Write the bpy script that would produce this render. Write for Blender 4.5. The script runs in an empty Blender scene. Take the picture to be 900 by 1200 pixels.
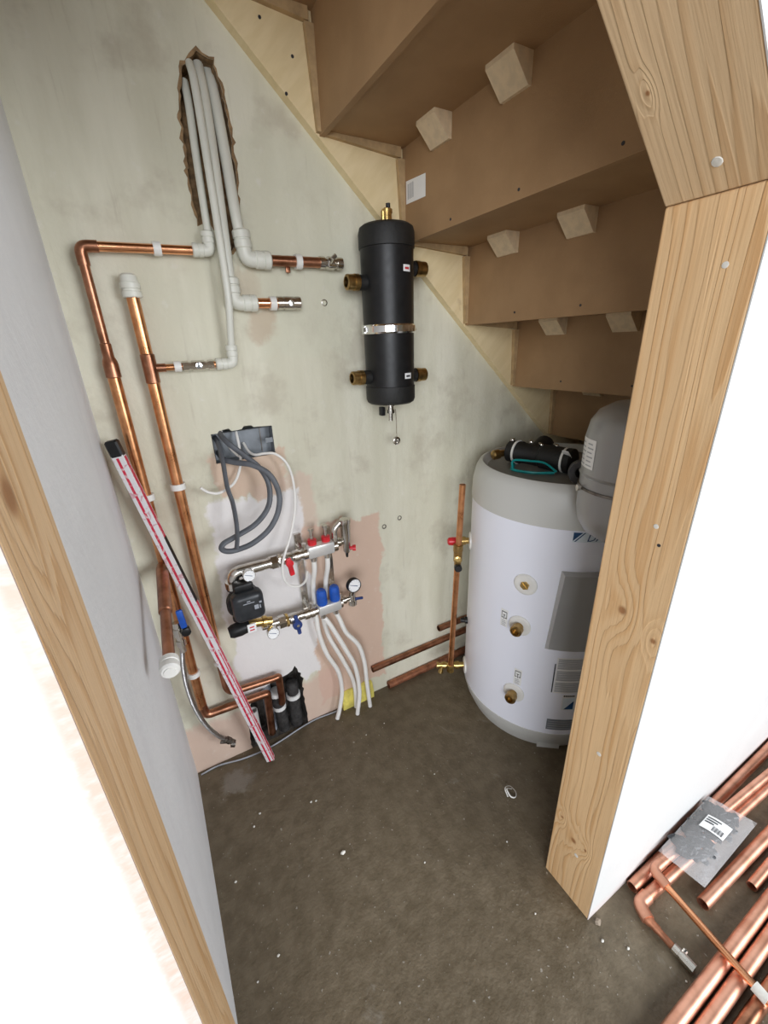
import bpy, bmesh, math, random
from mathutils import Vector, Matrix, noise
from mathutils.geometry import tessellate_polygon
random.seed(7)
scn = bpy.context.scene
COL = scn.collection

# ------------------------------------------------------------------ camera
CAM_H = 1.38
yaw, pit, rol = (math.radians(a) for a in (28.835, 21.955, -2.1455))
F = Vector((math.sin(yaw)*math.cos(pit), math.cos(yaw)*math.cos(pit), -math.sin(pit)))
r0 = Vector((math.cos(yaw), -math.sin(yaw), 0)); u0 = r0.cross(F)
rr = r0*math.cos(rol) + u0*math.sin(rol); uu = -r0*math.sin(rol) + u0*math.cos(rol)
cd = bpy.data.cameras.new('camera'); cam = bpy.data.objects.new('camera', cd); COL.objects.link(cam)
cd.sensor_fit = 'VERTICAL'; cd.sensor_height = 36; cd.lens = 487.85/1200*36; cd.clip_start = .02
cam.matrix_world = Matrix(((rr.x, uu.x, -F.x, 0), (rr.y, uu.y, -F.y, 0), (rr.z, uu.z, -F.z, CAM_H), (0, 0, 0, 1)))
scn.camera = cam

# ------------------------------------------------------------------ light and exposure
w = bpy.data.worlds.new('world'); scn.world = w; w.use_nodes = True
bg = w.node_tree.nodes['Background']; bg.inputs[0].default_value = (.93, .97, 1, 1); bg.inputs[1].default_value = .12
def area(name, loc, target, sx, sy, power, col):
    l = bpy.data.lights.new(name, 'AREA'); l.shape = 'RECTANGLE'; l.size = sx; l.size_y = sy; l.energy = power; l.color = col
    o = bpy.data.objects.new(name, l); COL.objects.link(o); o.location = loc
    o.rotation_euler = (Vector(target) - Vector(loc)).to_track_quat('-Z', 'Y').to_euler()
    return o
# the hall's daylight comes from behind the camera, from both sides of the photographer
area('window_left_offscreen', (-1.45, -2.9, 1.75), (.55, .7, .75), 3.0, 1.6, 175, (.94, .98, 1.04))
area('window_right_offscreen', (2.3, -2.9, 1.75), (.1, .9, .75), 2.4, 1.6, 165, (.94, .98, 1.04))
vs = scn.view_settings
vs.view_transform = 'Standard'; vs.look = 'None'; vs.exposure = 0.0; vs.gamma = 1; vs.use_curve_mapping = False

# ------------------------------------------------------------------ mesh helpers
class MB:
    def __init__(s): s.v = []; s.f = []
    def add(s, vs, fs):
        b = len(s.v); s.v += [Vector(v) for v in vs]; s.f += [tuple(i+b for i in f) for f in fs]; return s
    def box(s, a, b):
        x0, y0, z0 = a; x1, y1, z1 = b
        return s.add([(x0,y0,z0),(x1,y0,z0),(x1,y1,z0),(x0,y1,z0),(x0,y0,z1),(x1,y0,z1),(x1,y1,z1),(x0,y1,z1)],
                     [(0,3,2,1),(4,5,6,7),(0,1,5,4),(1,2,6,5),(2,3,7,6),(3,0,4,7)])
    def bbox(s, c, size, bev=.004, M=None, seg=2):
        bm = bmesh.new(); bmesh.ops.create_cube(bm, size=1)
        for v in bm.verts: v.co = Vector((v.co.x*size[0], v.co.y*size[1], v.co.z*size[2]))
        if bev: bmesh.ops.bevel(bm, geom=bm.edges[:], offset=bev, segments=seg, affect='EDGES', profile=.5)
        bm.verts.index_update(); c = Vector(c)
        s.add([(M @ v.co if M else v.co) + c for v in bm.verts], [[v.index for v in f.verts] for f in bm.faces]); bm.free(); return s
    def prism(s, poly, fn, a, b):
        n = len(poly); vs = [fn(p, a) for p in poly] + [fn(p, b) for p in poly]
        tris = tessellate_polygon([[Vector((p[0], p[1], 0)) for p in poly]])
        fs = [tuple(t) for t in tris] + [tuple(i+n for i in reversed(t)) for t in tris]
        fs += [(i, (i+1) % n, (i+1) % n+n, i+n) for i in range(n)]
        return s.add(vs, fs)
    def rings(s, rings, cap0=True, cap1=True):
        n = len(rings[0]); vs = [p for r in rings for p in r]; fs = []
        for k in range(len(rings)-1):
            for i in range(n):
                j = (i+1) % n; fs.append((k*n+i, k*n+j, (k+1)*n+j, (k+1)*n+i))
        if cap0: fs.append(tuple(reversed(range(n))))
        if cap1: fs.append(tuple((len(rings)-1)*n+i for i in range(n)))
        return s.add(vs, fs)
    def lathe(s, o, ax, prof, n=20, phase=0):
        o = Vector(o); ax = Vector(ax).normalized()
        e = ax.orthogonal().normalized(); g = ax.cross(e)
        R = []
        for t, r in prof:
            R.append([o + ax*t + e*(r*math.cos(phase+2*math.pi*i/n)) + g*(r*math.sin(phase+2*math.pi*i/n)) for i in range(n)])
        return s.rings(R)
    def tube(s, pts, r, n=14, h0=False, h1=False, flat=1.0):
        P = [Vector(p) for p in pts]; m = len(P)
        rs = r if isinstance(r, (list, tuple)) else [r]*m
        T = [((P[min(i+1, m-1)] - P[max(i-1, 0)]).normalized()) for i in range(m)]
        e = T[0].orthogonal().normalized(); R = []
        for i in range(m):
            e = (e - T[i]*e.dot(T[i])).normalized(); g = T[i].cross(e)
            R.append([P[i] + e*(rs[i]*math.cos(2*math.pi*k/n)) + g*(rs[i]*flat*math.sin(2*math.pi*k/n)) for k in range(n)])
        def inner(ring, c, d, r):
            a = [c + (p-c)*.84 for p in ring]; return a, [p + d*min(.05, 4*r) for p in a]
        if h0:
            a, b = inner(R[0], P[0], T[0], rs[0]); R = [b, a] + R
        if h1:
            a, b = inner(R[-1], P[-1], -T[-1], rs[-1]); R = R + [a, b]
        return s.rings(R)

def fillet(pts, rad, k=6):
    P = [Vector(p) for p in pts]; out = [P[0]]
    for i in range(1, len(P)-1):
        a = (P[i-1]-P[i]); b = (P[i+1]-P[i]); d = min(rad, a.length*.45, b.length*.45)
        A = P[i] + a.normalized()*d; Bq = P[i] + b.normalized()*d
        for j in range(k+1):
            t = j/k; out.append(A*(1-t)**2 + P[i]*2*t*(1-t) + Bq*t*t)
    out.append(P[-1]); return out
def spline(pts, k=8):
    P = [Vector(p) for p in pts]; P = [P[0]*2-P[1]] + P + [P[-1]*2-P[-2]]; out = []
    for i in range(1, len(P)-2):
        for j in range(k):
            t = j/k; a, b, c, d = P[i-1:i+3]
            out.append(.5*((2*b) + (c-a)*t + (2*a-5*b+4*c-d)*t*t + (3*b-a-3*c+d)*t**3))
    out.append(P[-2]); return out

ORG = {}
def obj(name, mb, mat, parent=None, angle=35, smooth=True, origin=None):
    me = bpy.data.meshes.new(name)
    if origin is None:
        lo = [min(v[i] for v in mb.v) for i in range(3)]; hi = [max(v[i] for v in mb.v) for i in range(3)]
        origin = Vector(((lo[0]+hi[0])/2, (lo[1]+hi[1])/2, lo[2]))
    origin = Vector(origin)
    me.from_pydata([v-origin for v in mb.v], [], mb.f)
    bm = bmesh.new(); bm.from_mesh(me); bmesh.ops.recalc_face_normals(bm, faces=bm.faces[:]); bm.to_mesh(me); bm.free()
    if smooth:
        me.shade_smooth(); me.set_sharp_from_angle(angle=math.radians(angle))
    me.materials.append(M[mat] if isinstance(mat, str) else mat)
    o = bpy.data.objects.new(name, me); COL.objects.link(o); ORG[o.name] = origin
    if parent: o.parent = parent; o.location = origin - ORG[parent.name]
    else: o.location = origin
    return o
def tag(o, label, cat, group=None):
    o['label'] = label; o['category'] = cat
    if group: o['group'] = group
    return o
def thing(name, label, cat, loc, group=None):
    o = bpy.data.objects.new(name, None); COL.objects.link(o); o.location = loc; ORG[o.name] = Vector(loc)
    o.empty_display_size = .05
    return tag(o, label, cat, group)
def struct(name, mb, mat, **k):
    o = obj(name, mb, mat, **k); o['kind'] = 'structure'; return o
def dup(src, loc, parent=None):
    c = src.copy(); COL.objects.link(c); ORG[c.name] = Vector(loc)
    if parent: c.parent = parent; c.location = Vector(loc) - ORG[parent.name]
    else: c.location = loc
    return c
def text_mb(body, size, fn, spacing=1.0):
    cu = bpy.data.curves.new('lettering', 'FONT'); cu.body = body; cu.size = size; cu.resolution_u = 2; cu.space_character = spacing
    o = bpy.data.objects.new('lettering', cu); COL.objects.link(o)
    me = o.to_mesh(); mb = MB().add([fn(v.co.x, v.co.y) for v in me.vertices], [tuple(p.vertices) for p in me.polygons])
    o.to_mesh_clear(); bpy.data.objects.remove(o); bpy.data.curves.remove(cu); return mb

# ------------------------------------------------------------------ materials
M = {}
class N:
    def __init__(s, name):
        m = bpy.data.materials.new(name); m.use_nodes = True; s.m = m; s.t = m.node_tree
        s.b = s.t.nodes['Principled BSDF']; M[name] = m
    def n(s, typ, **k):
        d = s.t.nodes.new(typ)
        for a, b in k.items(): setattr(d, a, b)
        return d
    def put(s, sock, v):
        if hasattr(v, 'default_value') or hasattr(v, 'links'): s.t.links.new(v, sock)
        else: sock.default_value = v
    def math(s, op, a, b=0, c=0, clamp=False):
        d = s.n('ShaderNodeMath', operation=op); d.use_clamp = clamp
        for i, v in enumerate((a, b, c)): s.put(d.inputs[i], v)
        return d.outputs[0]
    def mix(s, f, a, b):
        d = s.n('ShaderNodeMix', data_type='RGBA')
        for i, v in ((0, f), (6, a), (7, b)):
            if isinstance(v, tuple) and len(v) == 3: v = (*v, 1)
            s.put(d.inputs[i], v)
        return d.outputs[2]
    def noise(s, vec, scale, detail=4, rough=.55, dist=0):
        d = s.n('ShaderNodeTexNoise'); s.put(d.inputs['Vector'], vec)
        d.inputs['Scale'].default_value = scale; d.inputs['Detail'].default_value = detail
        d.inputs['Roughness'].default_value = rough; d.inputs['Distortion'].default_value = dist
        return d.outputs[0]
    def step(s, x, a, b):
        d = s.n('ShaderNodeMapRange', interpolation_type='SMOOTHSTEP'); s.put(d.inputs[0], x)
        d.inputs[1].default_value = a; d.inputs[2].default_value = b
        return d.outputs[0]
    def pos(s):
        return s.n('ShaderNodeNewGeometry').outputs['Position']
    def xyz(s, v):
        d = s.n('ShaderNodeSeparateXYZ'); s.put(d.inputs[0], v); return d.outputs
    def comb(s, x, y, z):
        d = s.n('ShaderNodeCombineXYZ')
        for i, v in enumerate((x, y, z)): s.put(d.inputs[i], v)
        return d.outputs[0]
    def bump(s, h, dist, strength=1):
        d = s.n('ShaderNodeBump'); d.inputs['Distance'].default_value = dist; d.inputs['Strength'].default_value = strength
        s.put(d.inputs['Height'], h); s.t.links.new(d.outputs[0], s.b.inputs['Normal'])
    def col(s, c):
        s.put(s.b.inputs['Base Color'], (*c, 1) if isinstance(c, tuple) and len(c) == 3 else c)
    def rough(s, r): s.put(s.b.inputs['Roughness'], r)
def simple(name, c, rough=.5, metal=0, var=.12, scale=40, bump=.0, spec=None, alpha=None, c2=None, rvar=.2):
    k = N(name); p = k.n('ShaderNodeTexCoord').outputs['Object']; nz = k.noise(p, scale, 3)
    a = tuple(x*(1-var) for x in c); b = c2 if c2 else tuple(min(1, x*(1+var)) for x in c)
    k.col(k.mix(k.step(nz, .3, .7), a, b)); k.b.inputs['Metallic'].default_value = metal
    k.rough(k.math('MULTIPLY_ADD', nz, rvar, rough-rvar/2))
    if bump: k.bump(nz, bump)
    if alpha is not None: k.b.inputs['Alpha'].default_value = alpha
    if spec is not None: k.b.inputs['Specular IOR Level'].default_value = spec
    return k.m
simple('copper', (.66, .29, .125), .3, 1, .16, 25, c2=(.80, .39, .19))
simple('copper_matte', (.70, .34, .22), .48, 1, .12, 18, c2=(.82, .45, .32), rvar=.1)
simple('copper_dull', (.34, .15, .085), .36, 1, .25, 22, c2=(.50, .235, .14))
simple('copper_stained', (.40, .17, .095), .5, .8, .35, 30)
simple('copper_bright', (.90, .43, .23), .22, 1, .1, 25)
simple('brass', (.62, .43, .16), .3, 1, .18, 60)
simple('brass_dark', (.40, .26, .10), .34, 1, .25, 60)
simple('nickel', (.64, .61, .56), .24, 1, .08, 40)
simple('bar_silver', (.74, .73, .71), .4, .55, .03, 20)
simple('chrome', (.78, .78, .78), .16, 1, .08, 40)
simple('dark_metal', (.2, .18, .16), .4, 1, .3, 60)
simple('white_plastic', (.80, .79, .75), .38, 0, .04, 20)
simple('pipe_white', (.72, .72, .64), .4, 0, .04, 10)
simple('cable_white', (.84, .82, .78), .4, 0, .04, 10)
simple('black_plastic', (.010, .010, .0105), .42, 0, .2, 50, spec=.35)
simple('black_rubber', (.009, .009, .0085), .6, 0, .35, 120, bump=.0006)
simple('black_lagging', (.035, .033, .032), .8, 0, .5, 50, bump=.003)
simple('pump_face', (.022, .025, .029), .36, 0, .2, 40)
simple('pump_body', (.03, .03, .032), .5, .3, .4, 60)
simple('red_plastic', (.62, .02, .03), .35, 0, .2, 40)
simple('blue_plastic', (.012, .09, .45), .4, 0, .2, 40)
simple('blue_dark', (.03, .06, .22), .4, .2, .25, 40)
simple('teal_plastic', (.01, .30, .29), .4, 0, .15, 40)
simple('grey_cable', (.085, .092, .105), .5, 0, .2, 25)
simple('zinc_box', (.23, .25, .27), .5, .35, .22, 14)
simple('grey_pipe', (.36, .38, .42), .55, 0, .18, 20)
simple('tank_white', (.87, .89, .98), .28, 0, .002, 5, rvar=.01)
simple('tank_grey', (.58, .58, .55), .42, 0, .005, 6, rvar=.01)
simple('tank_recess', (.25, .24, .22), .5, 0, .06, 10)
simple('cover_grey', (.47, .47, .46), .42, 0, .04, 6, rvar=.01)
simple('vessel_grey', (.36, .36, .36), .34, .2, .01, 12, rvar=.01)
simple('foam_grey', (.10, .10, .105), .85, 0, .15, 100, bump=.001)
simple('sticker_white', (.85, .85, .84), .5, 0, .02, 10)
simple('sticker_grey', (.42, .43, .45), .5, 0, .08, 20)
simple('sticker_dark', (.20, .22, .25), .45, 0, .1, 20)
simple('print_black', (.03, .03, .035), .5, 0, .1, 20)
simple('print_blue', (.01, .06, .17), .5, 0, .1, 20)
simple('print_cyan', (.2, .5, .62), .5, 0, .1, 20)
simple('dial_white', (.9, .9, .9), .35, 0, .01, 20)
simple('label_pale_blue', (.72, .80, .86), .5, 0, .02, 10)
simple('yellow_foam', (.72, .62, .14), .8, 0, .2, 30, bump=.002)
simple('alu', (.75, .75, .76), .3, 1, .12, 30)
simple('hole_dark', (.085, .075, .065), .9, 0, .5, 40, bump=.003)
simple('slot_brown', (.27, .17, .085), .9, 0, .35, 60, bump=.003)
simple('crumb', (.72, .70, .64), .8, 0, .15, 60)
simple('stone', (.30, .24, .18), .8, 0, .2, 60)
simple('wedge_wood', (.45, .31, .16), .65, 0, .18, 30)
simple('block_wood', (.70, .55, .36), .7, 0, .08, 60, bump=.0006)
simple('lead_tape', (.80, .80, .78), .6, 0, .06, 30)
# braided hose
k = N('braid'); p = k.n('ShaderNodeTexCoord').outputs['Object']
wv = k.n('ShaderNodeTexWave', bands_direction='DIAGONAL'); wv.inputs['Scale'].default_value = 170; k.put(wv.inputs[0], p)
k.col(k.mix(wv.outputs[1], (.35, .35, .35), (.75, .75, .74))); k.b.inputs['Metallic'].default_value = 1; k.rough(.32); k.bump(wv.outputs[1], .0008)
# spirit level paint, scratched
def scratched(name, base, wear, wmetal):
    k = N(name); p = k.n('ShaderNodeTexCoord').outputs['Object']; a = k.noise(p, 55, 6, .7, .6)
    f = k.step(a, .54, .62); k.col(k.mix(f, base, wear)); k.rough(.4); k.put(k.b.inputs['Metallic'], k.math('MULTIPLY', f, wmetal))
scratched('level_red', (.60, .02, .06), (.72, .55, .56), .2)
scratched('level_silver', (.72, .71, .72), (.62, .36, .40), .1)
# polythene bag
k = N('polythene'); p = k.n('ShaderNodeTexCoord').outputs['Object']; a = k.noise(p, 30, 4, .6, 1)
k.col((.82, .80, .79)); k.rough(.2); k.b.inputs['Alpha'].default_value = .22; k.bump(a, .004)

# chipboard stair
k = N('stair_board'); p = k.pos(); a = k.noise(p, 9, 4); b = k.noise(p, 420, 3, .7)
c = k.mix(k.step(a, .3, .7), (.33, .195, .092), (.38, .23, .112)); k.col(k.mix(k.step(b, .62, .74), c, (.46, .285, .145))); k.rough(.62); k.bump(b, .0004)
# string plywood
k = N('string_ply'); p = k.pos(); x, y, z = k.xyz(p)
a = k.noise(k.comb(k.math('MULTIPLY', k.math('ADD', x, z), 6), y, k.math('MULTIPLY', k.math('SUBTRACT', z, x), 30)), 1.2, 5)
b = k.noise(p, 14, 4)
c = k.mix(k.step(a, .3, .75), (.78, .63, .36), (.85, .70, .43)); k.col(k.mix(k.math('MULTIPLY', k.step(b, .66, .78), .5), c, (.45, .32, .18))); k.rough(.6); k.bump(a, .0006)

def pine(name, along, across, knots, light=(.66, .43, .22), mid=(.54, .31, .135), dark=(.33, .155, .06), freq=46, seed=0.0):
    """grain runs along the 'along' vector, rings counted over 'across'; knots = (across, along, size)"""
    k = N(name); p = k.pos()
    def dot(v):
        d = k.n('ShaderNodeVectorMath', operation='DOT_PRODUCT'); k.put(d.inputs[0], p); d.inputs[1].default_value = v; return d.outputs['Value']
    v = dot(along); u = dot(across)
    warp = k.noise(k.comb(k.math('MULTIPLY', u, 5), k.math('MULTIPLY_ADD', v, 1.1, seed), seed), 1.6, 2, .4)
    fine = k.noise(k.comb(k.math('MULTIPLY', u, 260), k.math('MULTIPLY', v, 7), seed), 1, 3, .6)
    irr = k.noise(k.comb(k.math('MULTIPLY', u, 40), k.math('MULTIPLY', v, .25), seed+1), 1, 2)
    ph = k.math('MULTIPLY_ADD', irr, 3.0, k.math('MULTIPLY_ADD', warp, 5.2, k.math('MULTIPLY', u, freq)))
    spot = 0
    for (ku, kv, ks) in knots:
        du = k.math('SUBTRACT', u, ku); dv = k.math('SUBTRACT', v, kv)
        d2 = k.math('ADD', k.math('POWER', k.math('MULTIPLY', du, 1/ks), 2), k.math('POWER', k.math('MULTIPLY', dv, .42/ks), 2))
        ph = k.math('MULTIPLY_ADD', k.math('POWER', 2.718, k.math('MULTIPLY', d2, -.22)), 2.6, ph)
        core = k.math('POWER', 2.718, k.math('MULTIPLY', k.math('ADD', k.math('POWER', k.math('MULTIPLY', du, 1/ks), 2), k.math('POWER', k.math('MULTIPLY', dv, .9/ks), 2)), -2.2))
        spot = k.math('MAXIMUM', spot, core)
    s = k.math('FRACT', ph)
    line = k.math('MULTIPLY', k.step(s, .25, .86), k.math('SUBTRACT', 1, k.step(s, .88, 1.0)))
    broad = k.noise(k.comb(k.math('MULTIPLY', u, 14), v, seed+3), 2.2, 3)
    c = k.mix(k.step(broad, .35, .7), light, tuple(light[i]*.82+mid[i]*.12 for i in range(3)))
    vis = k.noise(k.comb(k.math('MULTIPLY', u, 28), k.math('MULTIPLY', v, 1.2), seed+7), 1, 2)
    c = k.mix(k.math('MULTIPLY', line, k.math('MULTIPLY_ADD', k.step(vis, .35, .65), .68, .2)), c, mid)
    c = k.mix(k.math('MULTIPLY', k.step(fine, .5, .8), .3), c, mid)
    c = k.mix(k.step(spot, .12, .85), c, dark)
    k.col(c); k.rough(.55); k.bump(k.math('MULTIPLY_ADD', line, .6, fine), .0007)
pine('pine_post', (0, 0, 1), (0, 1, 0), [(.360, .897, .013), (.359, .208, .011), (.327, .217, .006), (.398, .245, .006), (.297, .868, .008)], light=(.74, .50, .27), mid=(.60, .34, .145))
th = math.atan(.855); DG = (-math.cos(th), 0, math.sin(th))
pine('pine_head', DG, (0, 1, 0), [(.396, .617, .0045)], light=(.72, .52, .31), mid=(.58, .37, .19), freq=34, seed=4.3)
pine('pine_jamb', (0, 0, 1), (0, 1, 0), [(.33, 1.30, .02), (.37, .22, .010)], light=(.70, .48, .27), freq=36, seed=8.1)

# plaster walls
def mask(k, x, z, x0, x1, z0, z1, s):
    a = k.math('MULTIPLY', k.step(x, x0-s, x0+s), k.math('SUBTRACT', 1, k.step(x, x1-s, x1+s)))
    b = k.math('MULTIPLY', k.step(z, z0-s, z0+s), k.math('SUBTRACT', 1, k.step(z, z1-s, z1+s)))
    return k.math('MULTIPLY', a, b)
k = N('plaster_back'); p = k.pos(); x, y, z = k.xyz(p)
w1 = k.noise(p, 7, 5, .6); w2 = k.noise(p, 26, 4, .6); w3 = k.noise(k.comb(k.math('MULTIPLY', x, 9), y, k.math('MULTIPLY', z, 1.6)), 1.3, 4)
wx = k.math('ADD', x, k.math('MULTIPLY_ADD', w1, .10, k.math('MULTIPLY_ADD', w2, .03, -.065)))
wz = k.math('ADD', z, k.math('MULTIPLY_ADD', w2, .06, k.math('MULTIPLY_ADD', w3, .10, -.08)))
c = k.mix(k.step(w3, .35, .7), (.66, .635, .50), (.76, .735, .60))
c = k.mix(k.math('MULTIPLY', k.step(w1, .50, .70), .55), c, (.48, .43, .33))
st2 = k.noise(k.comb(k.math('MULTIPLY', x, 60), y, k.math('MULTIPLY', z, 5)), 1, 4, .65)
c = k.mix(k.math('MULTIPLY', k.step(st2, .58, .78), .35), c, (.46, .41, .31))
c = k.mix(k.math('MULTIPLY', mask(k, wx, wz, .31, .60, 1.35, 1.86, .012), .55), c, (.68, .67, .53))
c = k.mix(k.math('MULTIPLY', mask(k, wx, wz, .14, .34, .96, 1.10, .006), .8), c, (.66, .47, .35))
c = k.mix(k.math('MULTIPLY', mask(k, wx, wz, .24, .42, .78, 1.00, .01), .7), c, (.68, .52, .42))
c = k.mix(k.math('MULTIPLY', mask(k, wx, wz, .36, .655, .06, .82, .006), .9), c, (.68, .48, .37))
c = k.mix(k.math('MULTIPLY', mask(k, wx, wz, -.2, .46, -.1, .20, .02), .7), c, (.68, .46, .37))
c = k.mix(mask(k, wx, wz, .09, .375, .22, .955, .007), c, (.82, .79, .77))
c = k.mix(k.math('MULTIPLY', mask(k, wx, wz, .29, .365, 1.40, 1.475, .012), .55), c, (.52, .38, .26))
c = k.mix(k.math('MULTIPLY', mask(k, wx, wz, .27, .33, 1.50, 1.58, .012), .4), c, (.52, .40, .28))
c = k.mix(k.math('MULTIPLY', k.step(w2, .60, .76), .28), c, (.82, .80, .76))
k.col(c); k.rough(.72); k.bump(k.math('ADD', w2, w1), .004, .6)
def plaster(name, a, b, tint, bump=.003):
    k = N(name); p = k.pos(); x, y, z = k.xyz(p); w1 = k.noise(p, 4.5, 4, .55); w2 = k.noise(p, 40, 4, .6)
    st = k.noise(k.comb(k.math('MULTIPLY', y, 14), x, k.math('MULTIPLY', z, 2)), 1, 3)
    c = k.mix(k.step(w1, .3, .7), a, b); k.col(k.mix(k.math('MULTIPLY', k.step(st, .55, .75), .5), c, tint)); k.rough(.65); k.bump(w2, bump, .5)
plaster('plaster_left', (.70, .705, .71), (.75, .755, .76), (.66, .655, .67))
plaster('plaster_right', (.60, .58, .54), (.66, .64, .6), (.6, .58, .55))
k = N('plaster_front'); p = k.pos(); x, y, z = k.xyz(p); w1 = k.noise(p, 4, 4); w2 = k.noise(k.comb(k.math('MULTIPLY', x, 30), y, k.math('MULTIPLY', z, 70)), 1, 4, .7); w3 = k.noise(p, 60, 4)
c = k.mix(k.step(w1, .3, .7), (.62, .62, .60), (.66, .66, .64))
wx = k.math('ADD', x, k.math('MULTIPLY_ADD', w2, .018, k.math('MULTIPLY_ADD', w1, .012, -.015)))
edge = k.math('MULTIPLY', k.step(wx, -.1005, -.0915), k.math('SUBTRACT', 1, k.step(x, -.03, 0)))
c = k.mix(k.math('MULTIPLY', edge, k.math('MULTIPLY_ADD', k.step(w2, .35, .7), -.45, .85)), c, (.55, .39, .30))
line = k.math('SUBTRACT', 1, k.step(k.math('ABSOLUTE', k.math('ADD', x, .1155)), .0002, .0006)); c = k.mix(k.math('MULTIPLY', line, .5), c, (.45, .42, .38))
low = k.math('MULTIPLY', k.math('SUBTRACT', 1, k.step(k.math('MULTIPLY_ADD', w2, .05, z), .03, .07)), k.step(x, .3, .4)); c = k.mix(k.math('MULTIPLY', low, .6), c, (.66, .55, .52))
k.col(c); k.rough(.6); k.bump(w3, .002, .5)

# screed floor
k = N('screed'); p = k.pos(); x, y, z = k.xyz(p)
w1 = k.noise(p, 3.2, 5, .6, .4); w2 = k.noise(p, 22, 5, .65); w3 = k.noise(k.comb(k.math('MULTIPLY', x, 30), k.math('MULTIPLY', y, 6), z), 1, 4); sp = k.noise(p, 95, 2)
c = k.mix(k.step(w2, .3, .7), (.110, .084, .050), (.165, .130, .084))
c = k.mix(k.math('MULTIPLY', k.step(w3, .5, .75), .35), c, (.10, .076, .046))
c = k.mix(k.math('MULTIPLY', k.step(sp, .69, .73), .6), c, (.45, .42, .37))
c = k.mix(k.math('MULTIPLY', k.step(k.noise(p, 7.5, 5, .7, .8), .62, .72), .5), c, (.24, .215, .175))
c = k.mix(k.math('MULTIPLY', k.step(k.noise(p, 13, 5, .7, 1.5), .60, .72), .5), c, (.085, .066, .042))
c = k.mix(k.math('MULTIPLY', mask(k, k.math('MULTIPLY_ADD', w2, .14, k.math('SUBTRACT', x, .07)), k.math('MULTIPLY_ADD', w2, .14, k.math('SUBTRACT', y, .07)), -.04, .045, 1.09, 1.17, .02), .7), c, (.26, .235, .20))
k.col(c); k.rough(k.math('MULTIPLY_ADD', w2, .3, .45)); k.bump(k.math('ADD', w2, sp), .003, .6)

# ------------------------------------------------------------------ the setting
B = 1.233          # back wall face
XL = -.11          # left wall face
YI, YO = .418, .284  # inner and outer face of the front wall
def jag(poly, step=.012, amp=.004):
    out = []
    for i, a in enumerate(poly):
        b = poly[(i+1) % len(poly)]; a = Vector(a); b = Vector(b); n = max(1, int((b-a).length/step))
        for j in range(n):
            q = a.lerp(b, j/n); out.append((q.x+random.uniform(-amp, amp), q.y+random.uniform(-amp, amp)))
    return out
slot = jag([(.214, 1.905), (.230, 1.948), (.260, 1.976), (.292, 1.972), (.304, 1.92), (.308, 1.86), (.308, 1.76), (.298, 1.64), (.268, 1.60), (.250, 1.64), (.232, 1.67), (.204, 1.66), (.204, 1.76), (.207, 1.86)], .01, .003)
ebox = [(.144, 1.082), (.314, 1.086), (.314, 1.17), (.262, 1.172), (.255, 1.178), (.235, 1.178), (.228, 1.17), (.2, 1.168), (.193, 1.176), (.175, 1.174), (.168, 1.166), (.144, 1.166)]
notch = jag([(.082, 0), (.080, .08), (.088, .16), (.11, .225), (.16, .25), (.215, .262), (.25, .266), (.28, .29), (.292, .262), (.302, .22), (.296, .14), (.303, .07), (.30, .0)], .014, .004)
notch = [(.082, 0)] + [q for q in notch if q[1] > .01 and not (abs(q[1]) < .03 and .1 < q[0] < .29)] + [(.30, 0)]
outer = [(-.26, 0)] + notch + [(3.2, 0), (3.2, 3.1), (-.26, 3.1)]
mb = MB()
polys = [[Vector((a, b, 0)) for a, b in q] for q in (outer, slot, ebox)]
flat = [q for pl in polys for q in pl]; nf = len(flat); tris = tessellate_polygon(polys)
fs = [tuple(t) for t in tris] + [tuple(q+nf for q in reversed(t)) for t in tris]; base = 0
for pl in polys:
    n = len(pl); fs += [(base+q, base+(q+1) % n, base+(q+1) % n+nf, base+q+nf) for q in range(n)]; base += n
mb.add([(q.x, B, q.y) for q in flat] + [(q.x, B+.08, q.y) for q in flat], fs)
mb.box((-.26, B+.08, -.05), (3.2, B+.12, 3.1))
wb = struct('wall_back', mb, 'plaster_back', smooth=False)
def recess(poly, depth, mat, name):
    m = MB(); n = len(poly); ca = sum(q[0] for q in poly)/n; cb = sum(q[1] for q in poly)/n; poly = [(ca+(a-ca)*.992, b if b < .001 else cb+(b-cb)*.997) for a, b in poly]
    m.add([(a, B-.0005, b) for a, b in poly] + [(a, B+depth, b) for a, b in poly], [(i, (i+1) % n, (i+1) % n+n, i+n) for i in range(n)])
    tr = tessellate_polygon([[Vector((a, b, 0)) for a, b in poly]]); m.add([(a, B+depth, b) for a, b in poly], [tuple(t) for t in tr])
    return obj(name, m, mat, wb, smooth=False)
recess(slot, .06, 'slot_brown', 'pipe_chase'); recess(notch, .07, 'hole_dark', 'floor_chase')
cxm, czm = .256, 1.79
rim = MB(); nn = len(slot); rn = []
for (a, b) in slot:
    d_ = Vector((a-cxm, (b-czm)*.35)).normalized()*random.uniform(.003, .009); rn.append((a+d_.x, b+d_.y))
rim.add([(a, B-.0008, b) for a, b in slot]+[(a, B-.0008, b) for a, b in rn], [(i, (i+1) % nn, (i+1) % nn+nn, i+nn) for i in range(nn)])
obj('broken_edge', rim, 'slot_brown', wb, smooth=False)
struct('wall_left', MB().box((XL-.1, YI+.0, 0), (XL, B, 3.1)), 'plaster_left', smooth=False)
struct('wall_right', MB().box((2.62, YI, 0), (2.72, B, 3.1)), 'plaster_right', smooth=False)
struct('floor', MB().box((-2.2, -3.2, -.08), (4.0, B, 0)), 'screed', smooth=False)
XP, XJ = .705, -.085
def zd(x): return 1.545 - .855*(x-XP)     # underside of the sloping head
XZ = lambda p, y: (p[0], y, p[1])
zt = zd(XJ)
mb = MB()
sk = .0018
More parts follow.
